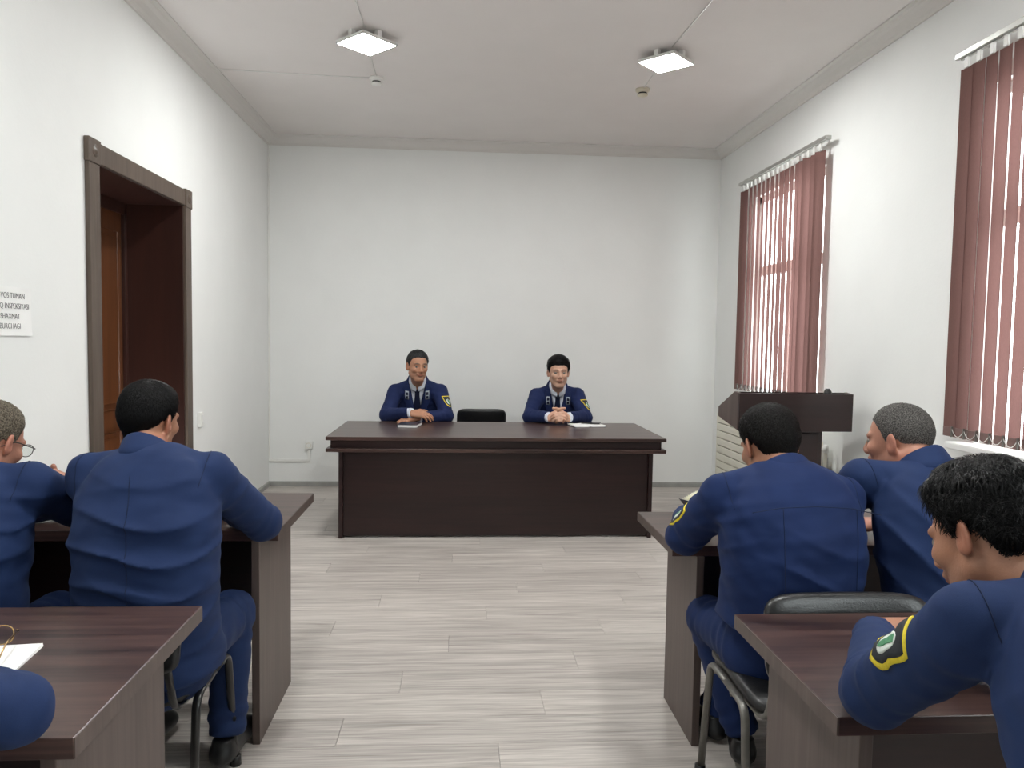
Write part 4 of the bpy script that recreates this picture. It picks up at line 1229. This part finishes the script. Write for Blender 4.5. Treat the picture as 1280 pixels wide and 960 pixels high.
# front left desk
person('L2', 'black-haired man seen from behind with his elbow on the desk by the door', dict(
    pel=(-.865, 2.13, .47), neck=(-.885, 2.205, 1.035), ctrl=(-.84, 2.06, .78), yaw_s=6, head=(-.925, 2.315, 1.122), hrot=(16, -8, 3), hs=.90, sw=1.0, bw=.95, ch=.98, hem=.445,
    SL=(-1.055, 2.215, .965), SR=(-.712, 2.195, .975), EL=(-1.115, 2.46, .800), WL=(-.96, 2.67, .790), ER=(-.625, 2.425, .785), WR=(-.775, 2.60, .785),
    handL=dict(f=(.7, .7, -.1), n=(0, 0, 1), th=1), handR=dict(f=(-.95, -.1, -.1), n=(0, .2, 1), th=-1),
    cloth='uniform_blue', skin='tan', h=.0045, hc=.0065, seed=11, fold=.0035,
    folds=[((-.86, 2.0, .80), (.05, -.25, .97), .085, .018, (.15, .19), .35), ((-.83, 1.98, .62), (.12, -.2, .97), .075, .016, (.09, .17), -.5), ((-.68, 2.25, .90), (.3, .4, -.85), .06, .006, (.08, .08), 0)],
    hair=dict(mat='hair_black', thick=.011, top=.006, seed=8, strands=dict(n=11000, length=.024, width=.0007, lift=.003, chaos=.22)), hh=.004,
    seams=[([(-.875, 1.7, 1.0), (-.865, 1.7, .9), (-.855, 1.7, .75), (-.85, 1.7, .6)], (0, 1, 0))],
    KR=(-.735, 2.47, .475), KL=(-1.0, 2.50, .475), AR=(-.735, 2.41, .10), AL=(-1.02, 2.45, .10)))
_r, _c, MAN_L1 = person('L1', 'sandy grey-haired man in glasses bending over the desk by the door', dict(
    pel=(-1.40, 2.12, .46), neck=(-1.385, 2.20, .985), yaw_s=8, head=(-1.385, 2.315, 1.055), hrot=(14, -24, 4), hs=.98, sw=1.0,
    SR=(-1.215, 2.20, .945), SL=(-1.56, 2.22, .93), ER=(-1.14, 2.44, .800), WR=(-1.27, 2.64, .80), EL=(-1.50, 2.56, .79), WL=(-1.37, 2.66, .785),
    handR=dict(f=(-.6, .75, -.1), n=(.1, 0, 1), th=-1), handL=dict(f=(.30, -.25, .85), n=(.7, .6, -.2), th=1, curl=(1.1, 1.2, 1.2, 1.2), tc=.8),
    cloth='uniform_blue', skin='ruddy', h=.005, hc=.008, seed=21, fold=.004,
    folds=[((-1.2, 2.1, .85), (.3, -.2, .9), .07, .008, (.12, .12), .2)],
    hair=dict(mat='hair_sandy', thick=.005, top=.004, seed=12, strands=dict(n=6000, length=.014, width=.0007, lift=.0025)), hh=.004,
    KL=(-1.52, 2.50, .47), KR=(-1.29, 2.48, .47), AL=(-1.53, 2.45, .09), AR=(-1.29, 2.43, .09)))
# near left desk, mostly out of the picture
person('L3', 'man in blue uniform at the desk with the eyeglasses, elbow by its corner', dict(
    pel=(-1.12, .74, .46), neck=(-1.07, .90, 1.0), yaw_s=8, head=(-1.05, 1.02, 1.12), hrot=(8, -18, 0), hs=1.06,
    SR=(-.885, .91, .94), SL=(-1.25, .93, .94), ER=(-.688, 1.190, .792), WR=(-.935, 1.31, .795), EL=(-1.36, 1.20, .80), WL=(-1.20, 1.40, .79),
    handR=dict(f=(-.95, .3, -.08), n=(0, 0, 1), th=-1), handL=dict(f=(.6, .7, -.1), n=(0, 0, 1), th=1),
    cloth='uniform_blue', skin='tan', h=.006, hc=.007, seed=31, sr=.93, hair=dict(seed=15, strands=dict(n=2000, length=.02, width=.001, lift=.003)),
    KL=(-1.24, 1.12, .46), KR=(-1.0, 1.12, .46), AL=(-1.25, 1.08, .09), AR=(-.99, 1.08, .09)))
# front right desk
person('R1', 'dark-haired man seen from behind in a yoked jacket holding a booklet', dict(
    pel=(.97, 2.135, .475), neck=(.972, 2.165, .995), ctrl=(.975, 2.05, .76), yaw_s=-4, head=(.972, 2.290, 1.060), hrot=(-9, -20, -2), hs=1.0, hem=.575, sw=1.05, bw=1.02,
    SL=(.785, 2.16, .925), SR=(1.142, 2.15, .920), EL=(.728, 2.335, .760), WL=(.80, 2.565, .765), ER=(1.19, 2.36, .75), WR=(1.08, 2.57, .745),
    handL=dict(f=(.45, .8, .15), n=(-.75, .1, .6), th=1, curl=(.6, .65, .7, .75), tc=.2), handR=dict(f=(-.5, .8, -.1), n=(0, 0, 1), th=-1),
    cloth='uniform_royal', skin='tan', h=.0045, hc=.0065, seed=41, fold=.005, rip=.6, collar_arc=125,
    folds=[((1.0, 1.95, .72), (.35, -.2, .9), .10, .010, (.12, .16), .3), ((.80, 2.1, .80), (-.5, .2, .8), .07, .007, (.1, .1), 0)],
    hair=dict(mat='hair_dark', thick=.010, top=.005, seed=18, strands=dict(n=9000, length=.020, width=.0007, lift=.0035, chaos=.4)), hh=.004,
    seams=[([(.79, 1.6, .925), (.87, 1.6, .938), (.97, 1.6, .942), (1.07, 1.6, .936), (1.15, 1.6, .918)], (0, 1, 0)),
           ([(.875, 1.6, .937), (.882, 1.6, .85), (.89, 1.6, .70), (.895, 1.6, .58)], (0, 1, 0)), ([(1.08, 1.6, .934), (1.088, 1.6, .85), (1.09, 1.6, .70), (1.09, 1.6, .58)], (0, 1, 0))],
    patches=[((.705, 2.30, .835), (.55, -.83, 0), (.1, -.6, .8), .060, .080)],
    KL=(.845, 2.43, .455), KR=(1.10, 2.44, .455), AL=(.935, 2.33, .11), AR=(.90, 2.52, .09), toeL=(.25, .97, 0), toeR=(-.1, 1, 0)))
person('R2', 'man with cropped grey hair in a blue jacket turning his head towards the long table', dict(
    pel=(1.46, 2.06, .46), neck=(1.405, 2.165, 1.010), yaw_s=-14, head=(1.392, 2.285, 1.080), hrot=(-36, -8, 0), hs=.97, sw=1.0, neck_r=.056, clift=.018,
    SL=(1.235, 2.20, .965), SR=(1.585, 2.11, .945), EL=(1.215, 2.47, .76), WL=(1.36, 2.66, .75), ER=(1.66, 2.36, .75), WR=(1.50, 2.56, .745),
    handL=dict(f=(.7, .7, -.1), n=(0, 0, 1), th=1), handR=dict(f=(-.8, .5, -.1), n=(0, 0, 1), th=-1),
    cloth='uniform_blue', skin='ruddy', h=.0045, hc=.0075, seed=51, fold=.004,
    folds=[((1.35, 2.0, .75), (.55, -.3, .75), .10, .012, (.2, .22), .2)],
    hair=dict(mat='hair_salt', thick=.0035, top=.002, seed=22, strands=dict(n=7000, length=.008, width=.0007, lift=.0018, chaos=.5)), hh=.004,
    KL=(1.34, 2.45, .46), KR=(1.58, 2.42, .46), AL=(1.34, 2.42, .09), AR=(1.58, 2.40, .09)))
# near right desk
person('R3', 'young man with tousled black hair leaning on the desk, yellow-edged patch on his sleeve', dict(
    pel=(.97, .74, .46), neck=(.925, 1.035, 1.015), ctrl=(.96, .80, .80), yaw_s=2, head=(.880, 1.180, 1.066), clift=.018, hrot=(-21, -26, 6), hs=.92, sr=.97, sw=1.0,
    SL=(.778, 1.06, .955), SR=(1.12, 1.01, .945), EL=(.745, 1.255, .764), WL=(.900, 1.525, .756), ER=(1.20, 1.28, .76), WR=(1.05, 1.47, .755),
    handL=dict(f=(.8, .6, .02), n=(-.35, .1, .95), th=1, curl=(.9, .95, 1.0, 1.05), tc=.7), handR=dict(f=(-.75, .55, -.05), n=(.3, 0, .95), th=-1, curl=(.7, .7, .8, .8)),
    cloth='uniform_blue', skin='tan', h=.004, hc=.006, seed=61, fold=.004, rip=.45, neck_r=.052,
    folds=[((.80, 1.12, .93), (.4, .6, -.6), .07, .009, (.08, .08), 0), ((.72, 1.24, .84), (-.1, .75, -.6), .045, .006, (.09, .08), 0)],
    hair=dict(mat='hair_black', thick=.013, top=.010, seed=25, lump=.004, strands=dict(n=11000, length=.040, width=.0011, lift=.007, chaos=.5, crown=(.01, -.03, .125))), hh=.004,
    patches=[((.715, 1.165, .885), (.60, .02, -.80), (-.05, -.65, .75), .068, .090)],
    KL=(.85, 1.10, .46), KR=(1.10, 1.10, .46), AL=(.84, 1.06, .09), AR=(1.11, 1.06, .09)))
# ================================================================ SMALL THINGS
def sheet_flat(name, w, d, mat, parent, z, t=.0012, rz=0., curl=0., loc=(0,0)):
    V, F = [], []; n = 6
    for j in range(n+1):
        for i in range(n+1):
            u, v = i/n-.5, j/n-.5
            V.append((u*w, v*d, t+curl*(abs(2*u)**3)))
    k = len(V)
    V += [(a, b, c-t) for a, b, c in V[:k]]
    for j in range(n):
        for i in range(n):
            a = j*(n+1)+i; F.append((a, a+1, a+n+2, a+n+1)); F.append((k+a+n+1, k+a+n+2, k+a+1, k+a))
    rim = list(range(n+1))+[(j+1)*(n+1)-1 for j in range(1, n+1)]+[n*(n+1)+i for i in range(n-1, -1, -1)]+[j*(n+1) for j in range(n-1, 0, -1)]
    for q in range(len(rim)):
        a, b = rim[q], rim[(q+1) % len(rim)]; F.append((b, a, k+a, k+b))
    o = pyobj(name, V, F, mat, parent, False); o.location = (loc[0], loc[1], z); o.rotation_euler = (0, 0, rz); return o
def notebook(loc, rz, w, d, t, cover, label):
    r = empty('notebook', loc, rz, label, 'notebook')
    box('back_cover', -w/2, w/2, -d/2, d/2, 0, .002, cover, r, .0008)
    box('page_block', -w/2+.003, w/2-.003, -d/2+.003, d/2-.003, .002, t-.002, 'paper', r, .001)
    box('front_cover', -w/2, w/2, -d/2, d/2, t-.002, t, cover, r, .0008)
    box('spine', -w/2-.002, -w/2+.001, -d/2, d/2, 0, t, cover, r, .0008)
    return r
# notebook under the folded arms
notebook((-.375, 5.735, TZ), math.radians(-8), .15, .21, .022, 'cover_navy', 'closed dark notebook with white page edges under the folded arms')
# open notebook with phone beside the clasped hands
ob = empty('open_notebook', (1.0, 5.845, TZ), math.radians(10), 'open white notebook beside the clasped hands on the long table', 'notebook')
for s in (-1, 1):
    o = sheet_flat('page_stack', .125, .19, 'paper', ob, 0, .010, 0, .004, (s*.064, 0))
bx_ = box('cover', -.132, .132, -.10, .10, 0, .0015, 'cover_navy', ob, .0005)
ph = empty('mobile_phone', (1.045, 5.90, TZ+.0155), math.radians(72), 'black mobile phone lying on the open notebook', 'phone')
box('phone_body', -.036, .036, -.075, .075, 0, .008, 'black_plastic', ph, .003)
box('phone_screen', -.033, .033, -.070, .070, .0078, .0084, 'screen_glass', ph, .0002)
# papers and eyeglasses on the near left desk
pp = empty('paper_sheets', (-.945, 1.490, .735), math.radians(7), 'stack of white paper sheets under the eyeglasses on the desk', 'paper')
for k in range(4): sheet_flat('sheet', .21, .14 if False else .15, 'paper', pp, k*.0014, .0012, math.radians((k*31 % 5-2)*.5), .0)
def eyeglasses(root_name, M4, label, mat, wear=False):
    """M4: 4x4, x across the face, y towards the front, z up, origin at the bridge"""
    r = empty(root_name, (0, 0, 0), 0, label, 'eyeglasses'); r.matrix_world = M4
    for s in (-1, 1):
        ring = [(s*.034+.025*math.cos(a)*(1-.1*math.cos(2*a)), 0, -.002+.019*math.sin(a)) for a in np.linspace(0, 2*math.pi, 28, endpoint=False)]
        tube('rim', ring, .0013, mat, r, 8, closed=True)
        V = [(s*.034, 0, -.002)]+[(s*.034+(x-s*.034)*.97, y, -.002+(z+.002)*.97) for x, y, z in ring]
        V2 = [(x, y-.0012, z) for x, y, z in V]; nn = len(V)
        F = [(0, 1+i, 1+(i+1) % 28) for i in range(28)]+[(nn, nn+1+(i+1) % 28, nn+1+i) for i in range(28)]
        pyobj('lens', V+V2, F, 'lens_glass', r, False)
        tube('temple', rounded_path([(s*.060, -.001, .006), (s*.068, -.006, .006), (s*.074, -.095, .004), (s*.072, -.13, -.022)], .02), .0016, mat, r, 8)
        tube('nose_pad', [(s*.010, -.002, -.004), (s*.008, -.008, -.010)], .002, mat, r, 6)
    tube('bridge', [(-.011, 0, .004), (-.004, .002, .008), (.004, .002, .008), (.011, 0, .004)], .0013, mat, r, 8)
    return r
Mg = Matrix.Translation((-.962, 1.565, .735+.028)) @ Matrix.Rotation(math.radians(12), 4, 'Z') @ Matrix.Rotation(math.radians(-8), 4, 'X')
eyeglasses('eyeglasses', Mg, 'gold-rimmed eyeglasses lying on the white paper sheets', 'gold_metal')
# glasses worn by the grey-haired man at the door-side desk
C_, M_, s_ = MAN_L1
Mw = Matrix.Identity(4)
org = C_+M_@(V3(0, .1045, .006)*s_)
for i in range(3):
    for j in range(3): Mw[i][j] = M_[i, j]*s_*1.02
    Mw[i][3] = org[i]
eyeglasses('eyeglasses', Mw, 'thin black eyeglasses worn by the sandy grey-haired man', 'frame_black')
# papers in front of him
sheet_ = empty('paper_sheets', (-1.50, 2.93, .735), math.radians(-6), 'white papers on the door-side desk beside the grey-haired man', 'paper')
for k in range(3): sheet_flat('sheet', .21, .297, 'paper', sheet_, k*.0014, .0012, math.radians((k*37 % 7-3)))
# booklet held open in the hand, pages fanned upwards
bk = empty('open_booklet', (.885, 2.665, .700), math.radians(25), 'small booklet with cream pages fanned open in a hand over the desk', 'booklet')
def page(lean, bend, w, h, mat, nm, t=.0008):
    V, F = [], []; n = 8
    for j in range(n+1):
        v = j/n; x = -math.sin(lean)*h*v-bend*v*v; z = math.cos(lean)*h*v*(1-.15*abs(bend)*8*v)
        for y in (-w/2, w/2): V.append((x, y, z))
    k = len(V); V += [(x+t, y, z) for x, y, z in V[:k]]
    for j in range(n):
        a = 2*j; F.append((a, a+1, a+3, a+2)); F.append((k+a+2, k+a+3, k+a+1, k+a)); F.append((a, a+2, k+a+2, k+a)); F.append((a+3, a+1, k+a+1, k+a+3))
    F += [(0, k, k+1, 1), (k-2, k-1, 2*k-1, 2*k-2)]
    return pyobj(nm, V, F, mat, bk)
for i in range(9): page(math.radians(-6+i*3.2), .003*(i-1), .075, .122-.002*i, 'paper_cream', 'page')
page(math.radians(-9), .0, .08, .124, 'cover_navy', 'cover', .0014); page(math.radians(22), .03, .08, .110, 'cover_navy', 'cover', .0014)
bk.location.z = .712
